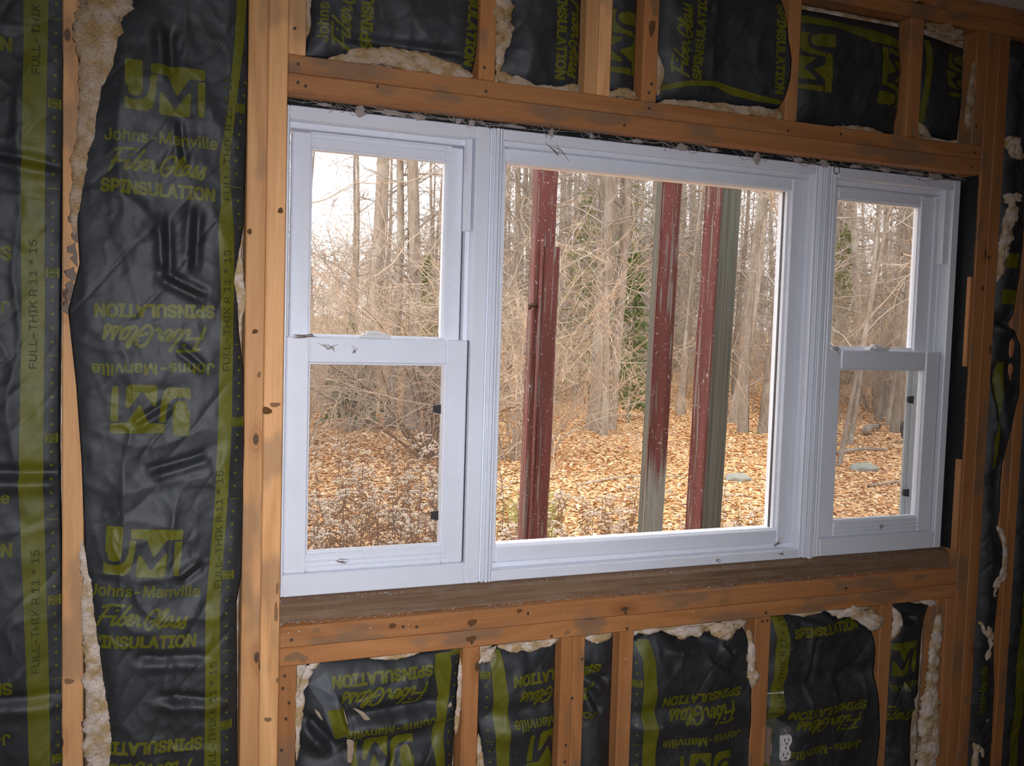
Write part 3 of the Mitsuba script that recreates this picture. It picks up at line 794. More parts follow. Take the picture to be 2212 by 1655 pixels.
b.ribbon([(1.49, 2.225, 2.245), (1.6, 2.222, 2.238), (1.7, 2.205, 2.236), (1.80, 2.202, 2.224)], along='x')
b.stamp('logo', 1.533, 2.133, -90)
b.stamp('logo', 1.775, 2.125, 90)
b.tuft([(1.60, 0.014, 1.983), (1.70, 0.012, 1.986), (1.76, 0.014, 1.982)], [0.003, 0.007, 0.004], 0.7, mat='tan_fibre')
b = Batt('dark batt in the last bay over the right end of the header', const(1.866), [(1.9, 2.022), (2.03, 2.030), (2.1, 2.036), (2.3, 2.036)],
         [(1.86, 2.02), (1.92, 1.999), (2.0, 1.993), (2.04, 2.0)], [(1.86, 2.262), (1.95, 2.25), (2.04, 2.24)], (1.863, 2.045, 1.982, 2.28), y_edge=0.034, y_mid=0.012, seed=26, wrinkle=0.9)
b.ribbon([(2.02, 1.886, 1.897), (2.065, 1.885, 1.900), (2.174, 1.893, 1.912), (2.24, 1.888, 1.905)])
b.stamp('logo', 2.01, 2.16, -90, 0.8)
b.tuft([(2.044, 0.012, 2.02), (2.036, 0.008, 2.05), (2.038, 0.006, 2.12), (2.044, 0.006, 2.20)], [0.006, 0.010, 0.010, 0.005], 0.7, mat='tan_fibre')
b.tuft([(1.875, 0.012, 2.275), (1.94, 0.008, 2.268), (2.01, 0.008, 2.255)], [0.006, 0.014, 0.010], 0.7, mat='tan_fibre')
b.tuft([(1.864, 0.012, 2.02), (1.885, 0.010, 2.0), (1.92, 0.012, 1.987)], [0.008, 0.011, 0.003], 0.7, mat='tan_fibre')

# strip in the gap beside the window
key = thing('felt_strip', 'black paper folded over the stud face in the gap right of the window', 'paper')
zz = np.linspace(0.876, 1.904, 120)
yy = np.array([0.004, 0.02, 0.04, 0.06, 0.087])
Zs, Ys = np.meshgrid(zz, yy, indexing='ij')
Xs = 2.0845 - 0.004 * meshkit.fbm(np.stack([Zs * 14, Ys * 60, Zs * 0], -1), 3, 3)
put(key, (np.stack([Xs, Ys, Zs], -1).reshape(-1, 3), grid_faces(*Zs.shape)), 'black_paper', True)

# bays under the sill
b = Batt('torn batt under the left of the sill, patched with gray tape', [(0.0, 0.286), (0.528, 0.287), (0.602, 0.293), (0.66, 0.300), (0.708, 0.303), (0.738, 0.315)], [(0.0, 0.634), (0.476, 0.635), (0.618, 0.642), (0.726, 0.646)],
         const(0.05), [(0.28, 0.725), (0.315, 0.738), (0.353, 0.743), (0.422, 0.741), (0.472, 0.737), (0.522, 0.735), (0.585, 0.739), (0.65, 0.741)], (0.287, 0.647, 0.045, 0.744), y_edge=0.02, y_mid=-0.006, seed=31,
         creases=[(0.31, 0.63, 0.37, 0.56, 0.012, 0.016), (0.38, 0.665, 0.40, 0.60, 0.008, 0.012), (0.50, 0.54, 0.47, 0.47, 0.010, 0.010), (0.40, 0.625, 0.60, 0.628, 0.016, 0.016), (0.30, 0.545, 0.60, 0.552, 0.026, 0.014)])
b.ribbon([(0.3, 0.591, 0.612), (0.48, 0.591, 0.612), (0.545, 0.581, 0.609), (0.642, 0.596, 0.621), (0.703, 0.583, 0.627), (0.74, 0.589, 0.621)], ruler=(1, 0.43, 0.012))
b.stamp('spin', 0.470, 0.702, 180, 1.05)
b.stamp('script', 0.475, 0.662, 180, 1.15)
b.stamp('name', 0.487, 0.588, 180, 0.98)
b.stamp('logo', 0.470, 0.525, 180, 0.97)
gp = [(0.310, 0.700), (0.347, 0.722), (0.374, 0.662), (0.387, 0.640), (0.399, 0.592), (0.368, 0.578), (0.350, 0.620), (0.340, 0.655)]
m = b.drape(*subdivide(*tri(Polygon(gp)), 0.005), 0.0025)
part(b.key, 'tape_patch', m, 'tape', True, label='gray tape patch')
gp = [(0.348, 0.645), (0.381, 0.652), (0.397, 0.592), (0.367, 0.580)]
part(b.key, 'tape_patch', b.drape(*subdivide(*tri(Polygon(gp)), 0.005), 0.0034), 'yellow_print', True, label='yellow piece of tape')
b.tuft([(0.404, -0.006, 0.643), (0.424, -0.007, 0.629), (0.440, -0.007, 0.608), (0.447, -0.006, 0.589)], [0.002, 0.004, 0.0045, 0.003], 0.4, 'torn_edge', 'torn_paper')
b.tuft([(0.382, -0.007, 0.646), (0.394, -0.008, 0.598), (0.399, -0.008, 0.567), (0.400, -0.007, 0.50), (0.398, -0.006, 0.42)], [0.002, 0.003, 0.007, 0.006, 0.004], 0.4, 'torn_edge', 'torn_paper')
b.tuft([(0.324, -0.004, 0.650), (0.333, -0.006, 0.637), (0.342, -0.004, 0.622)], [0.002, 0.003, 0.002], 0.5, 'torn_edge', 'torn_paper')
b.tuft([(0.290, 0.006, 0.54), (0.292, 0.003, 0.62), (0.297, 0.002, 0.69), (0.312, 0.004, 0.737), (0.335, 0.010, 0.742)], [0.003, 0.006, 0.009, 0.010, 0.004], 0.7)
b.tuft([(0.645, 0.01, 0.72), (0.645, 0.006, 0.66), (0.640, 0.006, 0.60), (0.638, 0.006, 0.55)], [0.003, 0.005, 0.005, 0.006], 0.7)
b.tuft([(0.619, -0.010, 0.632), (0.617, -0.013, 0.626), (0.612, -0.010, 0.619)], [0.002, 0.005, 0.001], 0.8, 'paper_flake', 'torn_paper', 0.4)
b.tuft([(0.44, 0.008, 0.741), (0.50, 0.006, 0.738), (0.55, 0.008, 0.742)], [0.002, 0.005, 0.002], 0.7)
b = Batt('batt under the sill between the torn taped batt and the seamed double cripple', [(0.0, 0.706), (0.533, 0.702), (0.629, 0.694), (0.705, 0.690)], const(0.886),
         const(0.05), [(0.688, 0.714), (0.706, 0.695), (0.718, 0.715), (0.733, 0.730), (0.771, 0.722), (0.812, 0.719), (0.853, 0.725), (0.89, 0.731)], (0.688, 0.886, 0.045, 0.744), y_edge=0.034, y_mid=0.012, seed=32,
         creases=[(0.70, 0.570, 0.88, 0.588, 0.024, 0.013)])
b.ribbon([(0.3, 0.742, 0.770), (0.46, 0.741, 0.769), (0.535, 0.733, 0.766), (0.62, 0.728, 0.762), (0.70, 0.720, 0.749), (0.73, 0.730, 0.743)], ruler=(-1, 0.365, 0.014))
b.stamp('spin', 0.882, 0.652, 180, 1.02)
b.stamp('script', 0.882, 0.608, 180, 1.1)
b.stamp('name', 0.880, 0.546, 178, 1.03)
b.stamp('logo', 0.885, 0.478, 180)
b.tuft([(0.690, 0.012, 0.728), (0.700, 0.004, 0.718), (0.712, 0.006, 0.726), (0.73, 0.012, 0.738)], [0.006, 0.016, 0.010, 0.004], 0.7)
b.tuft([(0.733, 0.012, 0.737), (0.77, 0.008, 0.731), (0.81, 0.008, 0.729), (0.85, 0.010, 0.735), (0.885, 0.014, 0.739)], [0.004, 0.009, 0.011, 0.009, 0.005], 0.7)
b.tuft([(0.694, 0.014, 0.54), (0.698, 0.012, 0.48), (0.70, 0.012, 0.38)], [0.003, 0.008, 0.008], 0.7)
b = Batt('narrow crumpled batt under the sill right of the seamed double cripple', const(0.949), const(1.036), const(0.05), [(0.94, 0.727), (0.99, 0.725), (1.04, 0.725)], (0.948, 1.037, 0.045, 0.744), y_edge=0.034, y_mid=0.012, seed=33,
         creases=[(0.955, 0.66, 1.02, 0.62, 0.012, 0.016), (0.97, 0.61, 1.0, 0.55, 0.010, 0.014)])
b.stamp('spin', 0.892, 0.654, 180, 1.02)
b.stamp('script', 0.888, 0.61, 180, 1.1)
b.stamp('name', 0.886, 0.546, 178, 1.03)
b.tuft([(0.952, 0.012, 0.735), (0.985, 0.008, 0.732), (1.02, 0.010, 0.734)], [0.006, 0.010, 0.007], 0.7)
b = Batt('wide batt under the sill left of the outlet stud, with upside-down slogan', [(0.0, 1.078), (0.7, 1.078), (0.71, 1.082)], [(0.0, 1.424), (0.36, 1.424), (0.52, 1.419), (0.58, 1.418), (0.61, 1.408), (0.665, 1.406), (0.721, 1.397)],
         const(0.05), [(1.075, 0.705), (1.12, 0.729), (1.153, 0.732), (1.174, 0.723), (1.204, 0.708), (1.265, 0.702), (1.289, 0.710), (1.322, 0.708), (1.357, 0.720), (1.388, 0.719), (1.43, 0.715)], (1.076, 1.419, 0.045, 0.744),
         y_edge=0.026, y_right=0.0, y_mid=0.002, seed=34, creases=[(1.09, 0.535, 1.40, 0.545, 0.024, 0.013), (1.33, 0.69, 1.36, 0.66, 0.006, 0.010), (1.29, 0.66, 1.37, 0.61, 0.008, 0.010), (1.17, 0.70, 1.29, 0.693, 0.010, 0.008)])
b.ribbon([(0.3, 1.118, 1.152), (0.435, 1.115, 1.150), (0.529, 1.108, 1.145), (0.60, 1.108, 1.143), (0.67, 1.104, 1.135), (0.715, 1.085, 1.122)], ruler=(-1, 0.306, 0.014))
b.stamp('spin', 1.277, 0.559, 180, 1.08)
b.stamp('script', 1.277, 0.520, 180, 1.15)
b.stamp('name', 1.281, 0.450, 180, 1.11)
b.stamp('logo', 1.288, 0.372, 180, 1.05)
b.tuft([(1.09, 0.012, 0.736), (1.12, 0.010, 0.737), (1.16, 0.010, 0.738)], [0.004, 0.009, 0.006], 0.7)
b.tuft([(1.17, 0.012, 0.733), (1.21, 0.006, 0.724), (1.25, 0.006, 0.724), (1.28, 0.008, 0.735)], [0.004, 0.013, 0.011, 0.006], 0.7)
b.tuft([(1.285, 0.006, 0.733), (1.31, 0.002, 0.724), (1.335, 0.000, 0.720), (1.36, 0.004, 0.730), (1.40, 0.010, 0.734)], [0.008, 0.017, 0.019, 0.013, 0.008], 0.7)
b.tuft([(1.405, 0.008, 0.715), (1.411, 0.003, 0.67), (1.414, -0.002, 0.62), (1.420, -0.004, 0.595), (1.416, 0.0, 0.565)], [0.009, 0.009, 0.012, 0.015, 0.004], 0.7)
b = Batt('batt under the sill behind the outlet box, with a yellow stripe at its left', [(0.0, 1.47), (0.8, 1.47)], [(0.0, 1.826), (0.298, 1.828), (0.398, 1.834), (0.484, 1.824), (0.554, 1.806), (0.627, 1.803), (0.691, 1.797)],
         const(0.05), [(1.46, 0.738), (1.481, 0.741), (1.567, 0.738), (1.649, 0.739), (1.683, 0.724), (1.734, 0.713), (1.793, 0.695), (1.83, 0.69)], (1.469, 1.821, 0.045, 0.744), y_edge=0.03, y_right=-0.006, y_mid=0.004, seed=35,
         creases=[(1.48, 0.545, 1.80, 0.565, 0.028, 0.015), (1.62, 0.68, 1.61, 0.56, 0.010, 0.010), (1.58, 0.73, 1.66, 0.71, 0.008, 0.010), (1.497, 0.475, 1.497, 0.34, 0.040, 0.045)])
b.ribbon([(0.30, 1.474, 1.512), (0.475, 1.476, 1.518), (0.535, 1.488, 1.522), (0.578, 1.494, 1.529), (0.68, 1.498, 1.531), (0.735, 1.484, 1.521)], text=[(0.62, 90)])
b.stamp('spin', 1.650, 0.694, 2, 1.0)
b.stamp('spin', 1.662, 0.480, 181, 1.16)
b.stamp('script', 1.668, 0.444, 180, 1.25)
b.stamp('name', 1.66, 0.372, 180, 1.15)
b.tuft([(1.53, 0.014, 0.742), (1.58, 0.010, 0.738), (1.63, 0.012, 0.741), (1.645, 0.012, 0.744)], [0.003, 0.006, 0.005, 0.002], 0.7)
b.tuft([(1.655, 0.012, 0.740), (1.69, 0.008, 0.731), (1.735, 0.003, 0.728), (1.78, -0.002, 0.716), (1.808, -0.003, 0.700), (1.82, 0.004, 0.69)], [0.005, 0.012, 0.015, 0.021, 0.020, 0.008], 0.7)
b = Batt('narrow crumpled batt under the right end of the sill with part of a yellow logo', [(0.0, 1.866), (0.508, 1.866), (0.639, 1.872), (0.688, 1.894), (0.722, 1.888), (0.75, 1.884)],
         [(0.0, 1.985), (0.437, 1.979), (0.478, 1.996), (0.621, 2.001), (0.678, 2.004), (0.722, 2.02)], const(0.05), [(1.86, 0.742), (1.924, 0.738), (1.979, 0.725), (2.03, 0.722)], (1.863, 2.017, 0.045, 0.744), y_edge=0.03, y_mid=0.004, seed=36,
         wrinkle=1.3, creases=[(1.89, 0.70, 1.96, 0.69, 0.012, 0.018), (1.95, 0.52, 1.975, 0.44, 0.012, 0.016)])
b.stamp('logo', 1.895, 0.588, 2, 1.0)
b.stamp('name', 1.925, 0.512, 2)
b.stamp('script', 1.93, 0.43, 0)
b.tuft([(1.868, 0.01, 0.735), (1.878, 0.006, 0.71), (1.882, 0.004, 0.68), (1.868, 0.008, 0.64)], [0.005, 0.012, 0.013, 0.004], 0.7)
b.tuft([(2.03, 0.004, 0.71), (2.022, 0.0, 0.66), (2.016, 0.0, 0.58), (2.015, 0.0, 0.50), (2.008, 0.0, 0.43), (2.008, 0.0, 0.30), (2.01, 0.0, 0.2)], [0.008, 0.018, 0.018, 0.019, 0.030, 0.030, 0.030], 0.45)
b.tuft([(1.965, 0.012, 0.742), (2.0, 0.010, 0.735), (2.03, 0.012, 0.728)], [0.005, 0.010, 0.008], 0.7)

# bays by the corner
b = Batt('crumpled batt with curling white edges right of the window', const(2.167),
         [(0.0, 2.236), (0.374, 2.240), (0.482, 2.238), (0.59, 2.226), (0.685, 2.226), (0.811, 2.238), (0.88, 2.238), (0.934, 2.21), (0.985, 2.219), (1.038, 2.216), (1.117, 2.22), (1.247, 2.252), (1.312, 2.27), (1.45, 2.262), (1.5, 2.225), (1.72, 2.245), (2.0, 2.23), (2.28, 2.23)],
         const(0.05), const(2.28), (2.1665, 2.231, 0.045, 2.28), y_edge=0.02, y_right=-0.008, y_mid=-0.005, seed=41, wrinkle=1.2,
         creases=[(2.17, 1.52, 2.24, 1.50, 0.015, 0.018), (2.18, 1.38, 2.22, 1.20, 0.012, 0.016)])
b.ribbon([(1.56, 2.185, 2.235), (1.60, 2.185, 2.24)], n=0.004)
b.ribbon([(1.66, 2.19, 2.232), (1.70, 2.19, 2.236)], n=0.004)
b.ribbon([(1.10, 2.190, 2.198), (1.25, 2.192, 2.215), (1.40, 2.186, 2.21)], n=0.004)
b.stamp('name', 2.20, 0.47, 90, 0.7)
b.tuft([(2.170, 0.004, 2.01), (2.190, -0.002, 1.995), (2.205, -0.002, 1.968), (2.232, 0.0, 1.965), (2.262, 0.004, 1.985)], [0.014, 0.018, 0.014, 0.010, 0.010], 0.7)
b.tuft([(2.175, 0.004, 1.855), (2.205, 0.0, 1.842), (2.238, 0.002, 1.855), (2.262, 0.006, 1.85)], [0.012, 0.014, 0.012, 0.010], 0.7)
b.tuft([(2.205, 0.0, 1.845), (2.196, -0.002, 1.79), (2.188, -0.002, 1.73), (2.180, 0.0, 1.66), (2.172, 0.004, 1.62)], [0.014, 0.018, 0.017, 0.014, 0.005], 0.7)
b.tuft([(2.212, 0.002, 0.94), (2.236, -0.003, 0.925), (2.252, -0.004, 0.88), (2.256, -0.004, 0.84), (2.240, -0.004, 0.79), (2.218, -0.002, 0.765), (2.226, 0.0, 0.72), (2.236, 0.0, 0.675)], [0.007, 0.008, 0.008, 0.009, 0.015, 0.015, 0.008, 0.006], 0.7)
b.tuft([(2.176, 0.004, 0.665), (2.20, 0.0, 0.66), (2.216, -0.003, 0.62), (2.222, -0.003, 0.585), (2.204, 0.0, 0.555), (2.178, 0.004, 0.545)], [0.010, 0.013, 0.011, 0.010, 0.009, 0.008], 0.7)
b.tuft([(2.224, 0.004, 0.39), (2.230, 0.0, 0.38), (2.234, 0.002, 0.365)], [0.003, 0.009, 0.004], 0.7)
b.tuft([(2.19, 0.006, 0.34), (2.198, 0.002, 0.30), (2.205, 0.002, 0.22), (2.205, 0.002, 0.12)], [0.004, 0.016, 0.016, 0.016], 0.6)
b = Batt('shadowed batt with a greenish stripe at the right edge past the corner studs', const(2.2995), const(2.63), const(0.05), const(2.28), (2.2985, 2.64, 0.045, 2.28), y_edge=0.01, y_mid=-0.004, seed=42)
b.ribbon([(0.1, 2.32, 2.352), (0.7, 2.335, 2.368), (1.2, 2.33, 2.362), (2.2, 2.325, 2.36)])
L('wall_stud', 'stud past the right edge of the frame beyond the last batt', 2.641, 2.679, D0, D1, 0.04, 2.282, 'z', category='stud')

# ---------------------------------------------------------------- the window unit
ZB, ZT, YF, YO = 0.8745, 1.893, 0.0505, 0.150
W = ('vinyl',)


def ring(x0, x1, z0, z1, wl, wr, wb, wt, y0, y1, b=0.0015):
    """Four bars around an opening."""
    return boxes((x0, x0 + wl, y0, y1, z0, z1, b), (x1 - wr, x1, y0, y1, z0, z1, b), (x0 + wl, x1 - wr, y0, y1, z0, z0 + wb, b), (x0 + wl, x1 - wr, y0, y1, z1 - wt, z1, b))


def pane(x0, x1, z0, z1, y):
    return np.array([[x0, y, z0], [x1, y, z0], [x1, y, z1], [x0, y, z1]], float), np.array([[0, 1, 2], [0, 2, 3]])


def sash(win, name, x0, x1, z0, z1, gx0, gx1, gz0, gz1, y0, y1, groove_z=None):
    key = part(win, name, ring(x0, x1, z0, z1, gx0 - x0, x1 - gx1, gz0 - z0, z1 - gz1, y0, y1, 0.003), 'vinyl')
    # glazing bead: a thin inner step around the glass
    part(key, 'glazing_bead', ring(gx0 - 0.001, gx1 + 0.001, gz0 - 0.001, gz1 + 0.001, 0.004, 0.004, 0.004, 0.004, y0 + 0.006, y1 - 0.004, 0.001), 'vinyl')
    part(key, 'gasket', box(gx1 - 0.0012, gx1 + 0.0002, y0 + 0.015, y0 + 0.020, gz0, gz1, 0), 'black_plastic', label='thin dark glazing gasket')
    part(key, 'glass', pane(gx0 + 0.002, gx1 - 0.002, gz0 + 0.002, gz1 - 0.002, y0 + 0.016), 'pane_glass')
    if groove_z is not None:
        part(key, 'finger_lift', boxes((gx0 - 0.003, gx1 + 0.010, y0 - 0.0035, y0 + 0.001, groove_z + 0.004, groove_z + 0.0085, 0.001), (gx0 - 0.003, gx1 + 0.010, y0 - 0.0035, y0 + 0.001, groove_z - 0.0065, groove_z - 0.003, 0.001)), 'vinyl')
    return key


def screen(win, x0, x1, z0, z1, y, clips):
    key = part(win, 'insect_screen', ring(x0 - 0.012, x1 + 0.012, z0 - 0.012, z1 + 0.012, 0.012, 0.012, 0.012, 0.012, y - 0.004, y + 0.004, 0.001), 'track_gray')
    bag = Bag()
    nx, nz = int((x1 - x0) / 0.0016), int((z1 - z0) / 0.0016)
    tri_r = 0.00017
    for x in np.linspace(x0, x1, nx):
        bag.add(tube([(x, y, z0), (x, y, z1)], tri_r, 3, False))
    for z in np.linspace(z0, z1, nz):
        bag.add(tube([(x0, y, z), (x1, y, z)], tri_r, 3, False))
    part(key, 'wire_mesh', bag.mesh(), 'screen_wire')
    for (cx, cz) in clips:
        m = trimesh.creation.extrude_polygon(Polygon([(-0.011, -0.007), (0.009, -0.011), (0.009, 0.011), (-0.011, 0.009)]), 0.006, engine='earcut')
        m.apply_transform(trimesh.transformations.rotation_matrix(math.pi / 2, [1, 0, 0]))
        m.apply_translation([cx, y - 0.011, cz])
        part(key, 'screen_clip', m, 'black_plastic', label='black screen clip')


def lock(win, x, z, y):
    m = cat([box(x - 0.033, x + 0.033, y, y + 0.022, z, z + 0.005, 0.002), box(x - 0.026, x + 0.022, y + 0.003, y + 0.020, z + 0.005, z + 0.010, 0.002), box(x - 0.018, x + 0.014, y + 0.004, y + 0.018, z + 0.010, z + 0.0145, 0.003),
             box(x - 0.02, x + 0.030, y - 0.006, y + 0.005, z + 0.004, z + 0.009, 0.002)])
    part(win, 'sash_lock', m, 'white_plastic')


def hung_window(n, label, x0, x1, face_l, face_r, sx, ulx, lower_glass, upper_glass, clips, lock_x):
    win = structure(f'window_{n}', None, None, label)
    # front rim of the frame
    part(win, 'frame', boxes((x0, x0 + face_l, YF, YO, ZB, ZT, 0.002), (x1 - face_r, x1, YF, YO, ZB, ZT, 0.002), (x0 + face_l, x1 - face_r, YF, YO, 1.8655, ZT, 0.002), (x0 + face_l, x1 - face_r, YF, YO, ZB, 0.9215, 0.002)), 'vinyl')
    a, b_ = x0 + face_l, x1 - face_r
    # stepped jamb liner inside the rim
    part(win, 'jamb_liner', boxes((a, a + 0.006, YF + 0.030, YO, 0.9215, 1.8655, 0.001), (b_ - 0.010, b_, YF + 0.030, YO, 0.9215, 1.8655, 0.001), (a, b_, YF + 0.028, YO, 1.853, 1.8655, 0.001),
                                  (b_ - 0.017, b_ - 0.004, YF + 0.012, YF + 0.034, 1.665, 1.8655, 0.001)), 'vinyl')
    part(win, 'outer_track', boxes((a, a + 0.012, 0.128, YO, 0.9215, 1.86, 0.001), (b_ - 0.030, b_, 0.128, YO, 0.9215, 1.86, 0.001)), 'track_gray')
    part(win, 'gap_shade_strip', box(sx[1], b_, 0.066, 0.072, 0.9225, 1.422, 0), 'black_plastic', label='added black strip drawing the shaded gap beside the lower sash')  # black strip added in the gap to draw its shade as a dark line
    part(win, 'gap_shade_strip', box(ulx[1], ulx[1] + 0.0042, 0.100, 0.106, 1.424, 1.85, 0), 'black_plastic', label='added black strip drawing the shaded gap beside the upper sash')  # same added black strip, painting the upper gap as dark as deep shade
    gx0, gx1, gz0, gz1 = lower_glass
    key = sash(win, 'lower_sash', sx[0], sx[1], 0.922, 1.4225, gx0, gx1, gz0, gz1, 0.060, 0.088, groove_z=0.940)
    lock(win, lock_x, 1.4228, 0.064)
    gx0, gx1, gz0, gz1 = upper_glass
    sash(win, 'upper_sash', ulx[0], ulx[1], 1.395, 1.850, gx0, gx1, gz0, gz1, 0.092, 0.120, groove_z=1.843)
    screen(win, lower_glass[0] - 0.005, lower_glass[1] + 0.012, 0.945, 1.38, 0.138, clips)
    return win


# depth shifts from the wall plane at 0.05 back to each sash (seen from the left, further back means further right)
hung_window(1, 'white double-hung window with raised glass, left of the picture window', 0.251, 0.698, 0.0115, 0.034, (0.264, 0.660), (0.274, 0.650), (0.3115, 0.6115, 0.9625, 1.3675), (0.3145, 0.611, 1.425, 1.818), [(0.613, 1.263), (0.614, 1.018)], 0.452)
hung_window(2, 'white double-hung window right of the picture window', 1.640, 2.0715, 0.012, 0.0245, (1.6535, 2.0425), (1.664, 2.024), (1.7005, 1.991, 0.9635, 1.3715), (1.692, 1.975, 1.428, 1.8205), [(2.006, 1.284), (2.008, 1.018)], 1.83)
win = structure('window_3', None, None, 'large fixed picture window between the two double-hung windows')
part(win, 'frame', boxes((0.7265, 0.7285, YF, YO, ZB, ZT, 0.0005), (1.5825, 1.5905, YF, YO, ZB, ZT, 0.002), (0.7285, 1.5825, YF, YO, 1.8695, ZT, 0.002), (0.7285, 1.5825, YF, YO, ZB, 0.8985, 0.002)), 'vinyl')
part(win, 'stepped_liner', boxes((0.7285, 0.733, YF + 0.010, YO, 0.8985, 1.8695, 0.001), (1.573, 1.5825, YF + 0.014, YO, 0.8985, 1.8695, 0.001), (0.733, 1.573, YF + 0.012, YO, 1.858, 1.8695, 0.001), (0.733, 1.573, YF + 0.030, YO, 0.8985, 0.910, 0.001)), 'vinyl')
key = part(win, 'fixed_sash', ring(0.7335, 1.5725, 0.9105, 1.8575, 0.0125, 0.042, 0.037, 0.0305, 0.076, 0.128, 0.003), 'vinyl')
part(key, 'glazing_bead', ring(0.7445, 1.532, 0.946, 1.829, 0.003, 0.008, 0.004, 0.004, 0.086, 0.124, 0.001), 'vinyl')
part(key, 'glass', pane(0.747, 1.524, 0.950, 1.825, 0.100), 'pane_glass')
part(key, 'gasket', box(1.5228, 1.5242, 0.098, 0.106, 0.948, 1.827, 0), 'black_plastic', label='thin dark glazing gasket')
part(key, 'outer_stop', ring(0.7445, 1.532, 0.946, 1.829, 0.001, 0.004, 0.001, 0.001, 0.106, 0.120, 0.0005), 'track_gray')
for n, x0, x1 in ((1, 0.6985, 0.726), (2, 1.591, 1.6395)):
    w = x1 - x0
    structure(f'trim_{n}', boxes((x0, x1, YF + 0.004, YO, ZB, ZT, 0.002), (x0 + 0.12 * w, x0 + 0.30 * w, YF - 0.003, YF + 0.006, ZB, ZT, 0.0015), (x0 + 0.42 * w, x0 + 0.70 * w, YF - 0.0045, YF + 0.006, ZB - 0.003 * (n - 1), ZT, 0.0015), (x0 + 0.80 * w, x0 + 0.96 * w, YF - 0.002, YF + 0.006, ZB, ZT, 0.0015)),
              'vinyl', 'ribbed white mullion cover ' + ('left of' if n == 1 else 'right of') + ' the picture window')

# ---------------------------------------------------------------- small things on the wall
rng = np.random.default_rng(7)
# duplex outlet in a steel box on the side of a cripple stud
o = thing('electrical_outlet', 'white duplex outlet in an open steel box on the side of a cripple stud', 'outlet')
bx0, bx1, by0, by1, bz0, bz1 = 1.4685, 1.521, -0.018, 0.046, 0.365, 0.462
part(o, 'steel_box', boxes((bx0, bx0 + 0.0015, by0, by1, bz0, bz1, 0), (bx1 - 0.0015, bx1, by0, by1, bz0, bz1, 0), (bx0, bx1, by1 - 0.0015, by1, bz0, bz1, 0), (bx0, bx1, by0, by1, bz0, bz0 + 0.0015, 0), (bx0, bx1, by0, by1, bz1 - 0.0015, bz1, 0)), 'steel', label='open galvanized steel box')
RX, RY = 1.507, -0.026
strap = Polygon([(-0.016, -0.052), (0.016, -0.052), (0.018, -0.044), (0.010, -0.034), (0.010, 0.034), (0.018, 0.044), (0.016, 0.052), (-0.016, 0.052), (-0.018, 0.044), (-0.010, 0.034), (-0.010, -0.034), (-0.018, -0.044)])
for hx, hz in ((-0.012, 0.0475), (0.012, 0.0475), (-0.012, -0.0475), (0.012, -0.0475)):
    strap = strap.difference(Point(hx, hz).buffer(0.0025, quad_segs=4))
m = trimesh.creation.extrude_polygon(strap, 0.0015, engine='earcut')
TILT = trimesh.transformations.rotation_matrix(math.radians(-2.5), [0, 1, 0])


def to_wall(m, x, y, z):
    m = m.copy()
    m.apply_transform(trimesh.transformations.rotation_matrix(math.pi / 2, [1, 0, 0]))
    m.apply_transform(TILT)
    m.apply_translation([x, y, z])
    return m


RZ = 0.412
part(o, 'mounting_strap', to_wall(m, RX, RY, RZ), 'steel')
part(o, 'receptacle_body', to_wall(trimesh.creation.extrude_polygon(Polygon([(-0.013, -0.032), (0.013, -0.032), (0.013, 0.032), (-0.013, 0.032)]), 0.006, engine='earcut'), RX, RY + 0.004, RZ), 'white_plastic')
for dz in (0.0185, -0.0185):
    face = Point(0, 0).buffer(0.0172, quad_segs=8).intersection(Polygon([(-0.0165, -0.0135), (0.0165, -0.0135), (0.0165, 0.0135), (-0.0165, 0.0135)]))
    k = part(o, 'socket_face', to_wall(trimesh.creation.extrude_polygon(face, 0.004, engine='earcut'), RX + dz * 0.04, RY - 0.0015, RZ + dz), 'white_plastic')
    for sx, sz, w, h in ((-0.0062, 0.003, 0.0011, 0.0042), (0.0062, 0.003, 0.0011, 0.0036)):
        part(k, 'slot', to_wall(trimesh.creation.extrude_polygon(Polygon([(sx - w, sz - h), (sx + w, sz - h), (sx + w, sz + h), (sx - w, sz + h)]), 0.0006, engine='earcut'), RX + dz * 0.04, RY - 0.0054, RZ + dz), 'black_plastic')
    part(k, 'slot', to_wall(trimesh.creation.extrude_polygon(Point(0, -0.0072).buffer(0.0026, quad_segs=4), 0.0006, engine='earcut'), RX + dz * 0.04, RY - 0.0054, RZ + dz), 'black_plastic')
for sz in (0.0, 0.0418, -0.0418):
    part(o, 'screw_head', to_wall(trimesh.creation.extrude_polygon(Point(0, 0).buffer(0.0026, quad_segs=4), 0.002, engine='earcut'), RX, RY - 0.003, RZ + sz), 'steel')
for k_ in (0, 1):
    part(o, 'side_ear', box(bx0 - 0.001 + 0.052 * k_, bx0 + 0.003 + 0.052 * k_, by0 - 0.006, by0 + 0.012, bz0 + 0.028, bz0 + 0.06, 0.001), 'steel')
o = thing('loose_nail', 'bright nail sticking out sideways from the stud above the outlet', 'nail')
v = tube([(1.4665, 0.006, 0.5435), (1.516, 0.003, 0.5415)], 0.0017, 8)
part(o, 'shank', v, 'bright_nail', True)
part(o, 'head', disc(1.5165, 0.003, 0.5415, 0.0036, 'x', 0.0014), 'bright_nail')
o = thing('wire_hook', 'small wire ring hook hanging over the right mullion', 'hook')
t = np.linspace(0, 2 * np.pi, 20)
put(o, tube(np.stack([1.642 + 0.0085 * np.sin(t), 0.046 + 0 * t, 1.884 + 0.0105 * np.cos(t)], 1), 0.0011, 6), 'nail_rust', True)
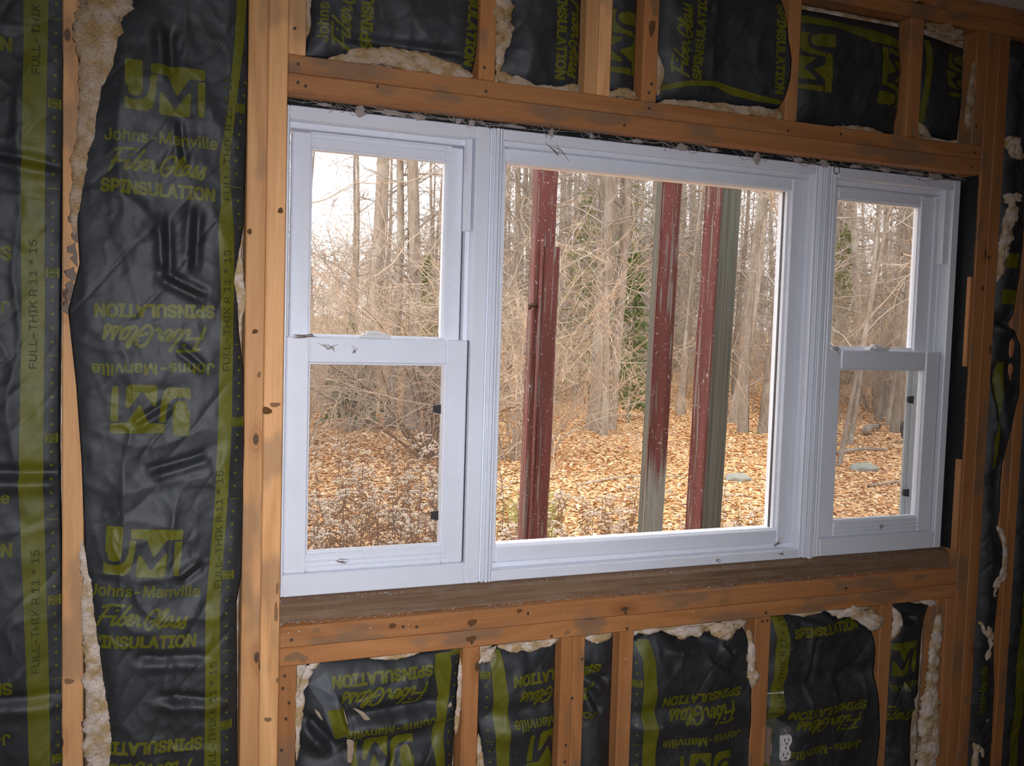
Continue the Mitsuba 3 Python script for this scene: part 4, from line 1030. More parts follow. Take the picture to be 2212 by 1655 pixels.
# cobwebs under the header
COBS = [(0.405, 0.022, 0.026), (0.47, 0.055, 0.012), (0.53, 0.03, 0.016), (0.62, 0.012, 0.014), (0.65, 0.016, 0.016), (0.84, 0.012, 0.022), (0.94, 0.012, 0.012), (1.06, 0.03, 0.010),
                               (1.18, 0.03, 0.02), (1.27, 0.02, 0.012), (1.395, 0.018, 0.034), (1.52, 0.028, 0.014), (1.60, 0.03, 0.02), (1.70, 0.035, 0.012), (1.80, 0.045, 0.014), (1.97, 0.05, 0.02), (0.33, 0.03, 0.008), (0.75, 0.05, 0.007), (1.90, 0.06, 0.012)]
COBX = sorted(c_[0] for c_ in COBS)
ORDINAL = 'first second third fourth fifth sixth seventh eighth ninth tenth eleventh twelfth thirteenth fourteenth fifteenth sixteenth seventeenth eighteenth nineteenth'.split()
for i, (x, w, h) in enumerate(COBS):
    key = thing('cobweb', f'dusty gray cobweb clump under the header, {ORDINAL[COBX.index(x)]} from its left end', 'cobweb', 'cobwebs under the header')
    bag = Bag()
    n = 9
    s = trimesh.creation.icosphere(3, 1.0)
    q = np.asarray(s.vertices)
    q = q * (0.25 + 1.15 * meshkit.fbm(q * 2.2 + i * 3.1, 4, i) ** 1.2)[:, None]
    bag.add((q * np.array([w * 0.62, 0.006, h * 0.52]) + np.array([x, 0.044, 1.901 - h * 0.26]), np.asarray(s.faces)))
    for j in range(8):
        a, b2 = x + rng.normal(0, w * 1.5), x + rng.normal(0, w * 1.5)
        c = (a + b2) / 2
        bag.add(tube([(a, 0.044, 1.906), (c + rng.normal(0, 0.006), 0.045 + rng.normal(0, 0.002), 1.899 - abs(rng.normal(0, h * 0.45))), (b2, 0.047, 1.904 - 0.008 * rng.random())], [0.0005, 0.0009, 0.0005], 3, False))
    put(key, bag.mesh(), 'cobweb', True)
# debris twigs, webs and dead bugs on the window frame
for i, (x, y, z, ln, rot, lab) in enumerate([(0.30, 0.058, 1.424, 0.05, 0.1, 'dark web shred on the left end of the left meeting rail'), (0.345, 0.057, 1.402, 0.035, -0.4, 'dark curled shred on the face of the left lower sash'),
                                             (0.405, 0.057, 1.396, 0.012, 1.2, 'small gray speck of web right of the curled shred'), (1.675, 0.057, 1.424, 0.035, -0.15, 'dark web shred on the left end of the right meeting rail'),
                                             (1.52, 0.056, 0.914, 0.03, 0.3, 'dead insect on the lower right corner of the picture window frame'), (1.525, 0.050, 0.892, 0.018, 0.1, 'second dead insect on the sill of the picture window'),
                                             (1.335, 0.049, 0.884, 0.018, -0.6, 'spindly dead insect on the bottom frame of the picture window'), (0.385, 0.055, 0.944, 0.022, -0.2, 'brown crumb in the finger groove of the left lower sash'),
                                             (1.86, 0.055, 0.944, 0.014, -0.9, 'curled dark crumb in the finger groove of the right lower sash'), (0.86, 0.049, 1.856, 0.06, -0.6, 'dry stem hanging on the head of the picture window')]):
    key = thing('debris_shred', lab, 'debris')
    bag = Bag()
    for j in range(5):
        p0 = np.array([x, y, z]) + rng.normal(0, 1, 3) * np.array([ln * 0.15, 0.0004, ln * 0.06])
        d = np.array([math.cos(rot), 0, math.sin(rot)]) * ln * rng.uniform(0.5, 1.0)
        bag.add(tube([p0 - d / 2, p0 + rng.normal(0, 1, 3) * np.array([0.003, 0.0004, 0.003]), p0 + d / 2 + rng.normal(0, 1, 3) * np.array([0.005, 0.0004, 0.005])], [0.0004, 0.0013 if j < 2 else 0.0006, 0.0004], 5))
    put(key, bag.mesh(), 'debris', True)
# dust and crumbs lying on the sill and ledge
key = thing('sill_dust', 'gray dust and pale crumbs lying along the rough sill', 'dust', kind='stuff')
bag = Bag()
ico = trimesh.creation.icosphere(0, 1.0)
for j in range(520):
    on_ledge = rng.random() < 0.3
    x = float(np.clip(rng.choice([0.3, 0.42, 0.6, 0.9, 1.05, 1.3, 1.55, 1.8, 1.98]) + rng.normal(0, 0.16), 0.256, 2.068))
    y = rng.uniform(0.036, 0.048) if on_ledge else 0.0305 - abs(rng.normal(0, 0.007))
    z = 0.8655 + (y - 0.034) * 0.41 if on_ledge else 0.8268
    r = rng.uniform(0.0007, 0.0022) * (1.4 if rng.random() < 0.05 else 1)
    bag.add((np.asarray(ico.vertices) * r * np.array([rng.uniform(0.7, 2.0), 1, 0.7]) + np.array([x, max(y, 0.003), z]), np.asarray(ico.faces)))
put(key, bag.mesh(), 'cobweb')

# ---------------------------------------------------------------- outdoors: ground and far rise
GZ = -0.45
rng = np.random.default_rng(21)


def ground_z(x, y):
    d = np.hypot(x, y + 1.9)
    rise = np.clip(d - 24, 0, 60)
    base = 0.030 * rise + 0.0002 * rise ** 2
    return GZ + base + 0.10 * (meshkit.fbm(np.stack([np.asarray(x) * 0.35, np.asarray(y) * 0.35, np.asarray(x) * 0], -1), 3, 4) - 0.5) * np.clip((d - 4) / 4, 0, 1)


ang, rad = np.meshgrid(np.radians(np.linspace(-40, 100, 141)), np.r_[np.linspace(1.95, 30, 140), np.linspace(31, 95, 50)], indexing='ij')
gx, gy = rad * np.sin(ang), rad * np.cos(ang) - 1.9
m_ = gy < 0.115
gy = np.where(m_, 0.115, gy)
structure('ground', (np.stack([gx, gy, ground_z(gx, gy)], -1).reshape(-1, 3), grid_faces(*gx.shape)[:, ::-1]), 'litter_ground', 'forest floor covered with tan fallen leaves', True)


def at_wedge(d, deg):
    return d * math.sin(math.radians(deg)), d * math.cos(math.radians(deg)) - 1.9


# fallen leaves: nobody could count them
N = 95000
dist = 6.6 + 24 * rng.random(N) ** 1.35
deg = rng.uniform(6, 48, N)
lx, ly = dist * np.sin(np.radians(deg)), dist * np.cos(np.radians(deg)) - 1.9
size = rng.uniform(0.017, 0.034, N) * (0.9 + dist / 30)
th = rng.uniform(0, 2 * np.pi, N)
tilt = rng.normal(0, 0.26, (N, 2))
curl = rng.uniform(0.1, 0.6, N)
ux = np.stack([np.cos(th), np.sin(th), tilt[:, 0]], 1)
vx = np.stack([-np.sin(th), np.cos(th), tilt[:, 1]], 1) * 0.62
c = np.stack([lx, ly, ground_z(lx, ly) + 0.003 + 0.010 * rng.random(N)], 1)
sz = size[:, None]
up = np.array([0, 0, 1.0])[None]
V = np.stack([c - ux * sz, c + vx * sz + up * (0.5 * curl[:, None] * sz), c + ux * sz, c - vx * sz + up * (0.5 * curl[:, None] * sz)], 1).reshape(-1, 3)
k = np.arange(N)[:, None] * 4
F = np.vstack([k + np.array([0, 2, 1]), k + np.array([0, 3, 2])])
pal = np.array([[0.70, 0.45, 0.26], [0.64, 0.37, 0.19], [0.75, 0.55, 0.37], [0.54, 0.29, 0.15], [0.80, 0.64, 0.48], [0.58, 0.41, 0.28], [0.42, 0.25, 0.14]])
pal = pal * np.array([1.0, 0.97, 0.86])
col = pal[rng.choice(len(pal), N, p=[.24, .2, .18, .12, .12, .09, .05])] * rng.uniform(0.85, 1.12, (N, 1))
key = thing('fallen_leaves', 'tan and orange fallen leaves carpeting the forest floor', 'leaves', kind='stuff')
put(key, (V, F), 'litter_leaf', False, color=np.repeat(np.clip(col, 0, 1), 4, 0))

# ---------------------------------------------------------------- outdoors: trees


def wander(p, d, length, n, bend, droop, r):
    pts = [np.array(p, float)]
    d = np.array(d, float)
    for _ in range(n):
        d = d + r.normal(0, bend, 3) + np.array([0, 0, droop])
        d /= np.linalg.norm(d)
        pts.append(pts[-1] + d * length / n)
    return np.array(pts)


def branching(bag, p, d, length, rad0, r, depth, kids, bend=0.16, droop=0.0, sides=4, spread=0.9, shrink=0.5, last=0.0016):
    pts = wander(p, d, length, 5, bend, droop, r)
    bag.add(tube(pts, np.linspace(rad0, max(rad0 * 0.35, last), 6), sides, False))
    if depth == 0:
        return
    for _ in range(kids):
        t = r.uniform(0.25, 1.0)
        i = min(int(t * 5), 4)
        q = pts[i] + (pts[i + 1] - pts[i]) * (t * 5 - i)
        dd = (pts[i + 1] - pts[i])
        dd = dd / np.linalg.norm(dd) + r.normal(0, spread * 0.6, 3)
        branching(bag, q, dd / np.linalg.norm(dd), length * shrink * r.uniform(0.7, 1.3), max(rad0 * 0.45, last), r, depth - 1, kids, bend, droop, 3, spread, shrink, last)


def tree_meshes(seed, height=13.0, r0=0.12, lean=0.0, first=2.2, limbs=22, twist=0.10, kids=4, sides=8, limb_r=0.028):
    """(trunk, branch work) standing at the origin."""
    r = np.random.default_rng(seed)
    zs = np.linspace(-0.3, height, 12)
    ph = r.uniform(0, 6.28, 2)
    off = np.stack([lean * zs + twist * np.sin(zs * 0.55 + ph[0]) - twist * np.sin(ph[0]), twist * (np.sin(zs * 0.45 + ph[1]) - np.sin(ph[1])), zs], 1)
    rad_ = r0 * (1 - 0.72 * np.clip(zs / height, 0, 1)) * (1 + 0.55 * np.exp(-np.maximum(zs, 0) / 0.22))
    trunk = tube(off, rad_, sides, False)
    bag = Bag()
    for i in range(limbs):
        z = first + (height * 0.95 - first) * r.random() ** 1.25
        p = np.array([np.interp(z, zs, off[:, 0]), np.interp(z, zs, off[:, 1]), z])
        a = r.uniform(0, 2 * np.pi)
        e = r.uniform(-0.15, 0.9)
        d = np.array([math.cos(a), math.sin(a), e])
        ln = r.uniform(0.8, 2.4) * (1 - 0.35 * z / height)
        branching(bag, p, d / np.linalg.norm(d), ln, min(limb_r, r0 * 0.4) * r.uniform(0.6, 1.1), r, 2, kids, 0.18, 0.02, 4, 0.9, 0.52, 0.0034)
    return trunk, bag.mesh()


def moved(vf, x, y, z, rot=0.0, s=1.0):
    v, f = vf
    c_, s_ = math.cos(rot), math.sin(rot)
    v = v * s
    return np.stack([v[:, 0] * c_ - v[:, 1] * s_ + x, v[:, 0] * s_ + v[:, 1] * c_ + y, v[:, 2] + z], 1), f


def place(x, y, rot=0.0, s=1.0, z=None):
    return T().translate([float(x), float(y), float(ground_z(x, y) if z is None else z)]).rotate([0, 0, 1], math.degrees(rot)).scale(float(s))


# the trees that can be told apart: (label, x, y, lean, trunk radius, height, first limb, limbs)
for i, (lab, x, y, lean, r0, h, first, limbs) in enumerate([
        ('broad pale tree trunk behind the upper part of the left window, left of centre', 3.90, 15.9, 0.020, 0.165, 15, 1.6, 26),
        ('slim tan tree trunk in front of the broad pale trunk, seen in the left window', 4.20, 15.0, -0.014, 0.085, 14, 2.0, 16),
        ('straight gray tree trunk near the right edge of the left window', 4.50, 14.6, 0.010, 0.130, 16, 2.4, 24),
        ('very thin bare tree at the left edge of the left window', 2.05, 11.3, 0.045, 0.020, 9, 1.2, 10),
        ('thin dark trunk left of the broad pale trunk in the left window', 3.75, 16.4, -0.024, 0.045, 12, 1.4, 14),
        ('dark rough tree trunk between the first post and the middle of the picture window', 8.02, 14.0, 0.010, 0.128, 15, 3.0, 20),
        ('pale gray leaning tree trunk right of the dark rough trunk', 8.42, 14.3, 0.036, 0.118, 15, 3.0, 20),
        ('pale slender tree trunk just right of the second post', 11.6, 16.8, 0.032, 0.080, 13, 2.6, 14),
        ('thin whitish tree trunk close to the left of the third post', 12.0, 16.5, 0.036, 0.060, 12, 2.2, 12),
        ('gray tree trunk right of the third post, leaning right', 11.0, 13.5, 0.070, 0.088, 14, 2.4, 18),
        ('gray tree trunk behind the leaning one right of the third post', 11.9, 15.1, 0.080, 0.105, 14, 2.6, 18),
        ('stout dark gray tree trunk at the right edge of the picture window', 9.7, 10.6, 0.022, 0.098, 13, 2.2, 20),
        ('straight trunk in the middle of the right window', 16.1, 15.3, 0.035, 0.075, 14, 2.4, 16),
        ('pale trunk right of the middle of the right window', 14.3, 12.9, 0.036, 0.080, 14, 2.6, 16),
        ('leaning pale trunk by the right edge of the right window', 15.3, 14.1, 0.120, 0.080, 13, 2.6, 16),
        ('thin leaning sapling trunk at the left of the lower right window', 9.73, 9.25, 0.15, 0.034, 9, 1.4, 12),
        ('second thin leaning sapling trunk in the lower right window', 12.0, 11.6, 0.16, 0.046, 10, 1.6, 12),
        ('stout trunk base with flared roots in the lower right window', 17.2, 16.2, 0.024, 0.21, 16, 3.0, 20),
        ('gray trunk behind the first red post', 9.7, 20.0, 0.02, 0.10, 15, 2.4, 20),
        ('dark trunk between the second and third posts, far back', 14.2, 19.3, 0.028, 0.085, 14, 2.4, 20),
        ('slim trunk left of the dark rough trunk, far back', 11.1, 21.6, 0.018, 0.095, 15, 2.4, 20)]):
    trunk, work = tree_meshes(100 + i, h, r0, lean, first, limbs)
    key = thing('bare_tree', lab, 'tree')
    z = float(ground_z(x, y))
    part(key, 'trunk', moved(trunk, x, y, z), 'bark', True)
    part(key, 'branch_work', moved(work, x, y, z), 'gray_twig', True, kind='stuff')

# the wood behind: copies of seven bare trees
protos = []
for i in range(7):
    trunk, work = tree_meshes(300 + i, 13 + i % 3, 0.10 + 0.02 * (i % 4), 0.015 * (i % 3 - 1), 1.6, 30, 0.12, 3, 6, 0.03)
    protos.append((mikit.ply(trunk, 'material_bark', smooth=True), mikit.ply(work, 'material_gray_twig', smooth=True)))
r = np.random.default_rng(5)
n = 0
while n < 150:
    d, a = 17 + 40 * r.random() ** 0.8, r.uniform(5, 49)
    if a < 16.5 and (r.random() < 0.80 or d < 26):
        continue
    x, y = at_wedge(d, a)
    tr, wk = protos[n % 7]
    key = thing('background_tree', 'bare gray tree standing back in the crowd of the wood', 'tree', 'bare trees in the wood behind')
    w = place(x, y, r.uniform(0, 6.28), r.uniform(0.6, 1.1))
    scene[key + '__trunk'] = {**tr, 'to_world': w}
    scene[key + '__branch_work'] = {**wk, 'to_world': w}
    labels[key + '__branch_work'] = {'kind': 'stuff'}
    n += 1

# saplings and brush: copies of five twiggy stems
protos = []
for i in range(6):
    rr = np.random.default_rng(500 + i)
    bag = Bag()
    for _ in range(5):
        d = np.array([rr.normal(0, 0.35), rr.normal(0, 0.35), 1.0])
        branching(bag, (rr.normal(0, 0.12), rr.normal(0, 0.12), -0.05), d / np.linalg.norm(d), rr.uniform(1.6, 3.0), 0.010, rr, 3, 3, 0.14, -0.02, 4, 0.8, 0.55, 0.0032)
    protos.append(mikit.ply(bag.mesh(), 'material_' + ('tan_twig', 'twig', 'gray_twig')[i % 3], smooth=True))
r = np.random.default_rng(9)
for i in range(110):
    d, a = 14.5 + 17 * r.random(), r.uniform(6, 48)
    if 20 < a and d < 23:
        d += 9
    x, y = at_wedge(d, a)
    key = thing('bare_sapling', 'leafless twiggy sapling in the brush under the trees', 'sapling', 'saplings in the brush')
    scene[key] = {**protos[i % 6], 'to_world': place(x, y, r.uniform(0, 6.28), r.uniform(0.6, 1.15))}

r = np.random.default_rng(19)
for i in range(150):
    d, a = 32 + 26 * r.random(), r.uniform(5, 50)
    x, y = at_wedge(d, a)
    key = thing('far_thicket', 'hazy leafless thicket far back at the foot of the wood', 'thicket', 'thickets far back in the wood')
    scene[key] = {**protos[i % 6], 'to_world': place(x, y, r.uniform(0, 6.28), r.uniform(1.7, 2.7))}

# the two big shrubs


def shrub(label, x, y, stems, height, spread, seed, mat, stem='twig', thick=0.013):
    rr = np.random.default_rng(seed)
    key = thing('bare_shrub', label, 'shrub')
    z = float(ground_z(x, y))
    main, twigs = Bag(), Bag()
    for _ in range(stems):
        a = rr.uniform(0, 2 * np.pi)
        out = rr.uniform(0.1, 1.0) * spread
        d = np.array([math.cos(a) * out, math.sin(a) * out, 1.0])
        pts = wander((x + math.cos(a) * 0.18 * rr.random(), y + math.sin(a) * 0.18 * rr.random(), z - 0.05), d / np.linalg.norm(d), height * rr.uniform(0.7, 1.15), 9, 0.10, -0.085, rr)
        main.add(tube(pts, np.linspace(thick, 0.004, 10), 5, False))
        for _k in range(8):
            t = rr.uniform(1.5, 8.9)
            i = int(t)
            q = pts[i] + (pts[i + 1] - pts[i]) * (t - i)
            dd = (pts[i + 1] - pts[i])
            dd = dd / np.linalg.norm(dd) + rr.normal(0, 0.75, 3)
            branching(twigs, q, dd / np.linalg.norm(dd), rr.uniform(0.4, 1.2), 0.0055, rr, 2, 3, 0.20, -0.05, 3, 0.9, 0.55, 0.0029)
    part(key, 'stem_work', main.mesh(), stem, True, kind='stuff')
    part(key, 'twig_work', twigs.mesh(), mat, True, kind='stuff')
    return key


shrub('big bare shrub with dark stems fanning out of the leaves in the lower left window', 3.82, 10.9, 26, 2.6, 1.0, 61, 'twig', 'dark_stem', 0.019)
shrub('tall tangled tan shrub behind the first red post', 4.95, 10.6, 24, 4.0, 0.75, 62, 'tan_twig')
shrub('arching tan shrub between the first post and the dark rough trunk', 5.7, 11.2, 16, 3.0, 0.9, 63, 'tan_twig')
shrub('far brush filling the left window above the meeting rail', 3.3, 14.5, 18, 3.2, 0.9, 64, 'tan_twig')
shrub('brush at the left edge of the left window', 2.2, 12.5, 14, 2.6, 0.9, 65, 'twig')
shrub('tan brush under the trees in the right window', 17.5, 17.0, 18, 3.6, 0.7, 66, 'tan_twig')
shrub('tan brush under the trees right of the third post', 14.5, 16.5, 16, 3.0, 0.8, 67, 'twig')

# low branches that reach across the windows from trees beyond the frame
for lab, start, end, r0, seed in (('long pale limb crossing the right window from the right', (14.6, 9.4, 2.9), (9.9, 8.4, 2.55), 0.030, 71), ('slanting twiggy limb in the right window', (12.6, 8.8, 4.4), (10.4, 9.6, 1.6), 0.017, 72),
                                  ('dark slanting limb at the right of the picture window', (7.6, 9.2, 4.6), (9.3, 9.6, 2.2), 0.024, 73), ('thin limb sweeping across the top of the left window', (0.8, 9.0, 3.2), (3.3, 9.5, 4.4), 0.012, 74),
                                  ('curved thin limb across the middle of the left window', (0.9, 9.0, 2.3), (3.6, 9.3, 3.6), 0.011, 75), ('low thin limb rising to the right in the left window', (2.5, 9.0, 1.9), (4.2, 9.6, 3.5), 0.010, 76)):
    rr = np.random.default_rng(seed)
    key = thing('overhanging_limb', lab, 'branch')
    a, b_ = np.array(start), np.array(end)
    t = np.linspace(0, 1, 9)[:, None]
    pts = a + (b_ - a) * t + np.array([0, 0, 0.16]) * np.sin(t * 5 + seed) + rr.normal(0, 0.03, (9, 3))
    bag = Bag()
    bag.add(tube(pts, np.linspace(r0, r0 * 0.4, 9), 6, False))
    for _ in range(16):
        u = rr.uniform(0.5, 7.9)
        i = int(u)
        dd = (b_ - a) / np.linalg.norm(b_ - a) + rr.normal(0, 0.6, 3)
        branching(bag, pts[i] + (pts[i + 1] - pts[i]) * (u - i), dd / np.linalg.norm(dd), rr.uniform(0.3, 0.9), r0 * 0.4, rr, 1, 4, 0.2, 0, 3, 0.8, 0.5, 0.0017)
    put(key, bag.mesh(), 'twig', True)

# evergreens
for lab, x, y, h, w, mat, seed in (('dark green young evergreen in the gap left of the second post', 9.72, 15.9, 3.6, 1.05, 'needle', 81), ('tall pale evergreen showing against the sky left of the second post', 14.3, 24.6, 7.8, 2.2, 'pale_needle', 82),
                                   ('yellowish evergreen behind the dark rough trunk', 10.6, 20.2, 5.6, 1.5, 'pale_needle', 83), ('small green bush by the right edge of the left window', 6.1, 19.4, 3.6, 1.0, 'pale_needle', 84),
                                   ('low dark green bush in the brush of the left window', 3.5, 15.2, 1.9, 0.8, 'needle', 85), ('green evergreen boughs behind the right-hand trunks', 18.5, 19.5, 5.0, 1.4, 'pale_needle', 86)):
    rr = np.random.default_rng(seed)
    key = thing('evergreen', lab, 'evergreen tree')
    z = float(ground_z(x, y))
    stem = tube([(x, y, z - 0.1), (x + 0.05, y, z + h * 0.5), (x, y, z + h)], [0.05, 0.03, 0.008], 6, False)
    part(key, 'trunk', stem, 'bark', True)
    bag, vs, fs = Bag(), [], []
    n = 150
    for i in range(n):
        t = (i + rr.random()) / n
        a = rr.uniform(0, 2 * np.pi)
        ln = w * (1 - 0.85 * t) * rr.uniform(0.5, 1.0)
        d = np.array([math.cos(a), math.sin(a), 0.12])
        pts = wander((x, y, z + 0.2 + (h - 0.2) * t), d, ln, 5, 0.10, -0.08, rr)
        bag.add(tube(pts, np.linspace(0.010, 0.003, 6), 3, False))
        m_n = 40
        u = rr.uniform(0.5, 4.99, m_n)
        k_ = u.astype(int)
        q = pts[k_] + (pts[k_ + 1] - pts[k_]) * (u - k_)[:, None]
        dirs = d[None] * 0.6 + rr.normal(0, 0.7, (m_n, 3))
        dirs /= np.linalg.norm(dirs, axis=1, keepdims=True)
        side = np.cross(dirs, rr.normal(0, 1, (m_n, 3)))
        side /= np.linalg.norm(side, axis=1, keepdims=True)
        sz_ = rr.uniform(0.05, 0.11, (m_n, 1))
        vs.append(np.stack([q - side * sz_ * 0.22, q + side * sz_ * 0.22, q + dirs * sz_ + side * 0.02 * sz_], 1).reshape(-1, 3))
    v = np.vstack(vs)
    part(key, 'needle_work', (v, np.arange(len(v)).reshape(-1, 3)), mat, False, kind='stuff')
    part(key, 'bough_work', bag.mesh(), 'twig', True, kind='stuff')

# dry weeds with fluffy heads: copies of five
octa = trimesh.creation.icosphere(0, 1.0)
OV, OF = np.asarray(octa.vertices), np.asarray(octa.faces)
protos = []
for i in range(6):
    rr = np.random.default_rng(700 + i)
    h = 1.0
    stalk, leaf_v, head = Bag(), [], Bag()
    pts = wander((0, 0, -0.03), (rr.normal(0, 0.1), rr.normal(0, 0.1), 1), h, 6, 0.05, 0, rr)
    stalk.add(tube(pts, np.linspace(0.005, 0.0025, 7), 4, False))
    for _ in range(40):
        t = rr.uniform(0.8, 5.4)
        k_ = int(t)
        q = pts[k_] + (pts[k_ + 1] - pts[k_]) * (t - k_)
        d = np.array([rr.normal(), rr.normal(), -0.3])
        d /= np.linalg.norm(d)
        e = np.cross(d, [0, 0, 1.0])
        ln = rr.uniform(0.04, 0.095)
        leaf_v.append([q, q + d * ln * 0.5 + e * 0.006 + [0, 0, 0.01], q + d * ln + [0, 0, -0.02], q + d * ln * 0.5 - e * 0.006])
    for _ in range(6):
        a = rr.uniform(0, 2 * np.pi)
        t = rr.uniform(4.7, 5.95)
        k_ = int(t)
        q = pts[k_] + (pts[k_ + 1] - pts[k_]) * (t - k_)
        br = wander(q, (math.cos(a), math.sin(a), 0.9), rr.uniform(0.07, 0.16), 5, 0.15, -0.22, rr)
        stalk.add(tube(br, 0.0011, 3, False))
        for _k in range(13):
            u = rr.uniform(0.8, 4.99)
            j = int(u)
            c_ = br[j] + (br[j + 1] - br[j]) * (u - j) + rr.normal(0, 0.005, 3)
            head.add((OV * rr.uniform(0.0065, 0.013) * np.array([1, 1, 0.8]) + c_, OF))
    lv = np.array(leaf_v).reshape(-1, 3)
    lf = np.arange(len(lv)).reshape(-1, 4)
    protos.append((mikit.ply(stalk.mesh(), 'material_dark_stem', smooth=True), mikit.ply((lv, lf), 'material_dead_leaf'), mikit.ply(head.mesh(), 'material_plume', smooth=True)))
r = np.random.default_rng(31)
for i in range(280):
    a = r.uniform(6.5, 30) if r.random() < 0.86 else r.uniform(28, 37)
    lim = 5.0 if a < 18 else 4.6
    d = r.uniform(lim, 9.2 if a < 19 else 7.6)
    x, y = at_wedge(d, a)
    key = thing('dry_weed', 'dry brown weed with a pale fluffy seed head in front of the leaf-covered ground', 'weed', 'dry weeds outside the window')
    # the weeds stand lower farther right
    s = r.uniform(0.45, 0.95) * (1.0 if a < 18 else 0.85)
    w = place(x, y, r.uniform(0, 6.28), s)
    for nm, p_ in zip(('stalk', 'leaf_work', 'seed_head'), protos[i % 6]):
        scene[f'{key}__{nm}'] = {**p_, 'to_world': w}
    labels[f'{key}__leaf_work'] = {'kind': 'stuff'}
# green grass tufts
for i, (x, y) in enumerate(((3.4, 6.2), (3.25, 5.7), (3.6, 6.6))):
    key = thing('grass_tuft', ('green grass tuft among the weeds right of the first post', 'lower green grass tuft among the weeds right of the first post', 'upper green grass tuft right of the first post')[i], 'grass', 'green grass tufts')
    rr = np.random.default_rng(800 + i)
    bag = Bag()
    for _ in range(70):
        a, ln = rr.uniform(0, 6.28), rr.uniform(0.2, 0.42)
        bag.add(tube(wander((x + rr.normal(0, 0.1), y + rr.normal(0, 0.1), float(ground_z(x, y))), (math.cos(a) * 0.4, math.sin(a) * 0.4, 1), ln, 4, 0.1, -0.12, rr), [0.003, 0.003, 0.0025, 0.002, 0.0008], 3, False))
    put(key, bag.mesh(), 'grass', True)
# a few yellow leaves still on the tan shrub
for i, (x, y, z) in enumerate(((5.16, 10.55, 1.62), (5.27, 10.6, 1.66), (5.22, 10.5, 1.57), (3.62, 9.6, 2.25))):
    key = thing('yellow_leaf', *(('last yellow leaf hanging on the tan shrub right of the first red post', 'leaf', 'yellow leaves on the shrub') if i < 3 else ('single yellow leaf hanging in the brush in the left window', 'leaf')))
    put(key, (np.array([[x, y, z + 0.035], [x + 0.02, y - 0.01, z], [x, y, z - 0.035], [x - 0.02, y + 0.01, z]]), np.array([[0, 1, 2], [0, 2, 3]])), 'yellow_leaf')
# deadfall
for lab, a, b_, r0 in (('short dark log lying on the leaves in the lower right window', (13.2, 12.5), (14.2, 13.3), 0.09), ('gray fallen branch across the leaves in the lower right window', (10.6, 10.3), (11.9, 10.6), 0.035),
                       ('long thin fallen pole at the right of the picture window', (8.7, 7.5), (10.5, 7.7), 0.018), ('short pale stick on the leaves right of the third post', (7.9, 7.9), (8.5, 8.2), 0.013),
                       ('curved fallen stick in front of the shrubs', (4.9, 8.3), (6.6, 8.7), 0.014), ('leaning thin pole behind the right edge of the picture window', (10.4, 11.6), (12.1, 11.4), 0.016)):
    key = thing('fallen_branch', lab, 'log' if 'log' in lab else 'branch')
    t = np.linspace(0, 1, 8)
    px, py = a[0] + (b_[0] - a[0]) * t, a[1] + (b_[1] - a[1]) * t
    put(key, tube(np.stack([px, py + 0.06 * np.sin(t * 4), ground_z(px, py) + r0 + 0.03 * np.sin(t * 3.1)], 1), np.linspace(r0, r0 * 0.6, 8), 7), 'bark', True)
key = thing('old_tire', 'half-buried old black tire on the leaves at the right edge of the lower right window', 'tire')
m = trimesh.creation.torus(0.22, 0.085, 32, 12)
m.apply_transform(trimesh.transformations.rotation_matrix(math.radians(66), [1, 0.5, 0]))
m.apply_translation([13.15, 11.3, float(ground_z(13.15, 11.3)) + 0.14])
put(key, m, 'rubber', True)
for lab, x, y, s in (('mossy gray stone among the leaves in the lower right window', 9.8, 8.8, 0.17), ('pale stone between the second and third posts', 7.25, 8.3, 0.14)):
    key = thing('stone', lab, 'stone')
    m = trimesh.creation.icosphere(3, 1.0)
    v = np.asarray(m.vertices)
    v = v * (0.7 + 0.6 * meshkit.fbm(v * 1.5 + s, 3, 2))[:, None] * s * np.array([1.3, 1, 0.6]) + np.array([x, y, float(ground_z(x, y)) + 0.02])
    put(key, (v, np.asarray(m.faces)), 'stone', True)

# ---------------------------------------------------------------- the three posts outside the picture window


def post_mesh(hw, hd, z0, z1, seed, notch=0.0):
    """A squared timber, its edges a little wavy; uv = (height, across)."""
    zs = np.linspace(z0, z1, 60)
    prof_ = np.array([(-hw, -hd + 0.006), (-hw + 0.006, -hd), (hw - 0.006, -hd), (hw, -hd + 0.006), (hw, hd - 0.006), (hw - 0.006, hd), (-hw + 0.006, hd), (-hw, hd - 0.006)])
    per = np.r_[0, np.cumsum(np.linalg.norm(np.diff(np.vstack([prof_, prof_[:1]]), axis=0), axis=1))]
    prof_ = np.vstack([prof_, prof_[:1]])
    n = len(prof_)
    v = np.zeros((60, n, 3))
    v[:, :, :2] = prof_[None]
    v[:, :, 2] = zs[:, None]
    wob = 0.004 * (meshkit.fbm(np.stack([zs * 3, zs * 0 + seed, zs * 0], -1), 3, seed) - 0.5)
    v[:, :, 0] += wob[:, None]
    uv = np.zeros((60, n, 2))
    uv[:, :, 0] = zs[:, None]
    uv[:, :, 1] = per[None]
    i, j = np.meshgrid(np.arange(59), np.arange(n - 1), indexing='ij')
    q = np.stack([i * n + j, i * n + j + 1, (i + 1) * n + j + 1, (i + 1) * n + j], -1).reshape(-1, 4)
    f = np.vstack([q[:, [0, 1, 2]], q[:, [0, 2, 3]]])
    return v.reshape(-1, 3), f, uv.reshape(-1, 2)


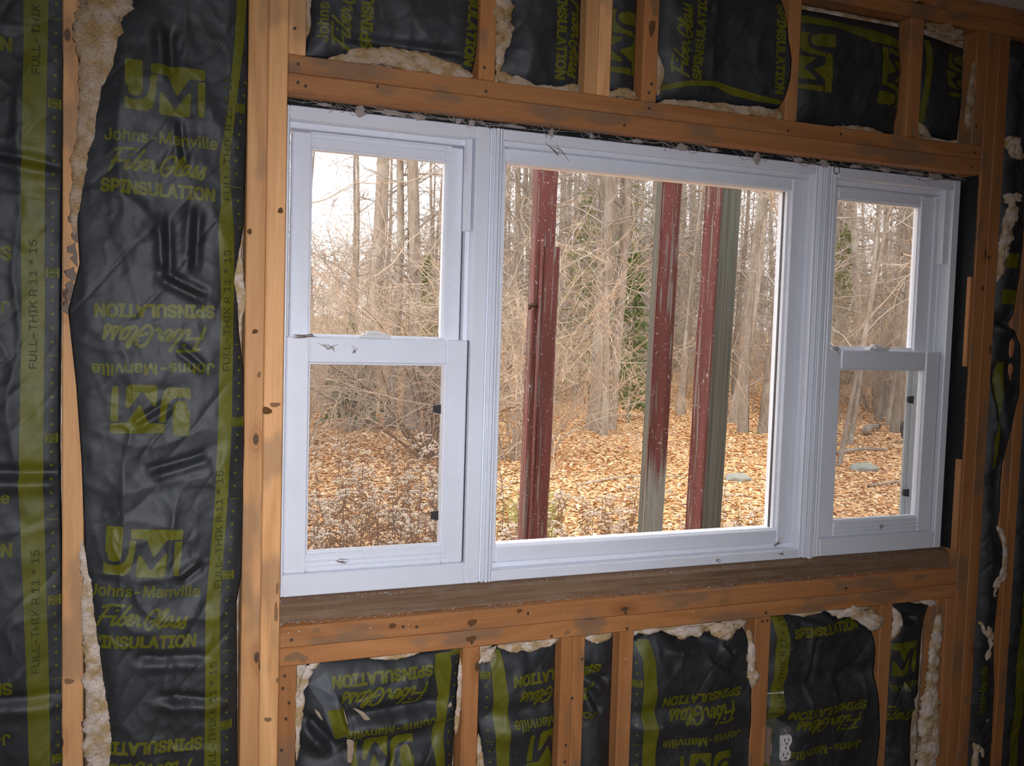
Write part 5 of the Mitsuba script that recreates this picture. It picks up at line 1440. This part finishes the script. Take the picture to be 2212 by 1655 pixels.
def put_post(key, name, hw, hd, z0, z1, x, y, rot, lean, mat, seed, across=0.0, keep=None):
    v, f, uv = post_mesh(hw, hd, z0, z1, seed)
    if keep is not None:
        c_ = v[f].mean(1)
        got = keep(c_)
        used, inv = np.unique(f[got].ravel(), return_inverse=True)
        v, f, uv = v[used], inv.reshape(-1, 3), uv[used]
    c_, s_ = math.cos(rot), math.sin(rot)
    w = np.stack([x + lean * (v[:, 2] - 1.36) + v[:, 0] * c_ - v[:, 1] * s_, y + v[:, 0] * s_ + v[:, 1] * c_, v[:, 2]], 1)
    part(key, name, (w, f), mat, False, uv=uv + np.array([0, across]))


key = thing('porch_post', 'dark red post with a nailed batten, nearest the left of the picture window', 'post')
put_post(key, 'timber', 0.044, 0.040, -0.6, 3.2, 1.540, 1.735, -0.10, 0.014, 'red_paint', 91)
put_post(key, 'batten', 0.036, 0.014, -0.5, 1.80, 1.555, 1.678, -0.10, 0.014, 'red_paint', 92, 0.4)
put_post(key, 'edge_strip', 0.006, 0.010, -0.5, 1.83, 1.513, 1.672, -0.10, 0.014, 'red_paint', 93, 0.6)
part(key, 'latch_pin', tube([(1.520, 1.70, 1.556), (1.480, 1.675, 1.553), (1.470, 1.672, 1.550), (1.470, 1.674, 1.535)], [0.009, 0.010, 0.010, 0.006], 8), 'nail_rust', True)
key = thing('porch_post', 'weathered post with peeling dull red front and gray left side, middle of the three', 'post')
put_post(key, 'timber', 0.043, 0.040, -0.6, 3.2, 2.012, 1.530, -0.22, 0.020, 'gray_wood', 94)
put_post(key, 'painted_face', 0.0425, 0.0015, -0.6, 3.2, 2.012 - 0.0404 * math.sin(0.22), 1.530 - 0.0404 * math.cos(0.22), -0.22, 0.020, 'red_paint', 94, 3.0)
key = thing('porch_post', 'gray weathered post with flaking red left side, right of the three', 'post')
put_post(key, 'timber', 0.050, 0.050, -0.6, 3.2, 2.115, 1.275, 0.06, 0.022, 'gray_wood', 95, 0.3)
put_post(key, 'painted_face', 0.0015, 0.0495, -0.6, 3.2, 2.115 - 0.0504 * math.cos(0.06), 1.275 - 0.0504 * math.sin(0.06), 0.06, 0.022, 'red_paint', 95, 1.0)
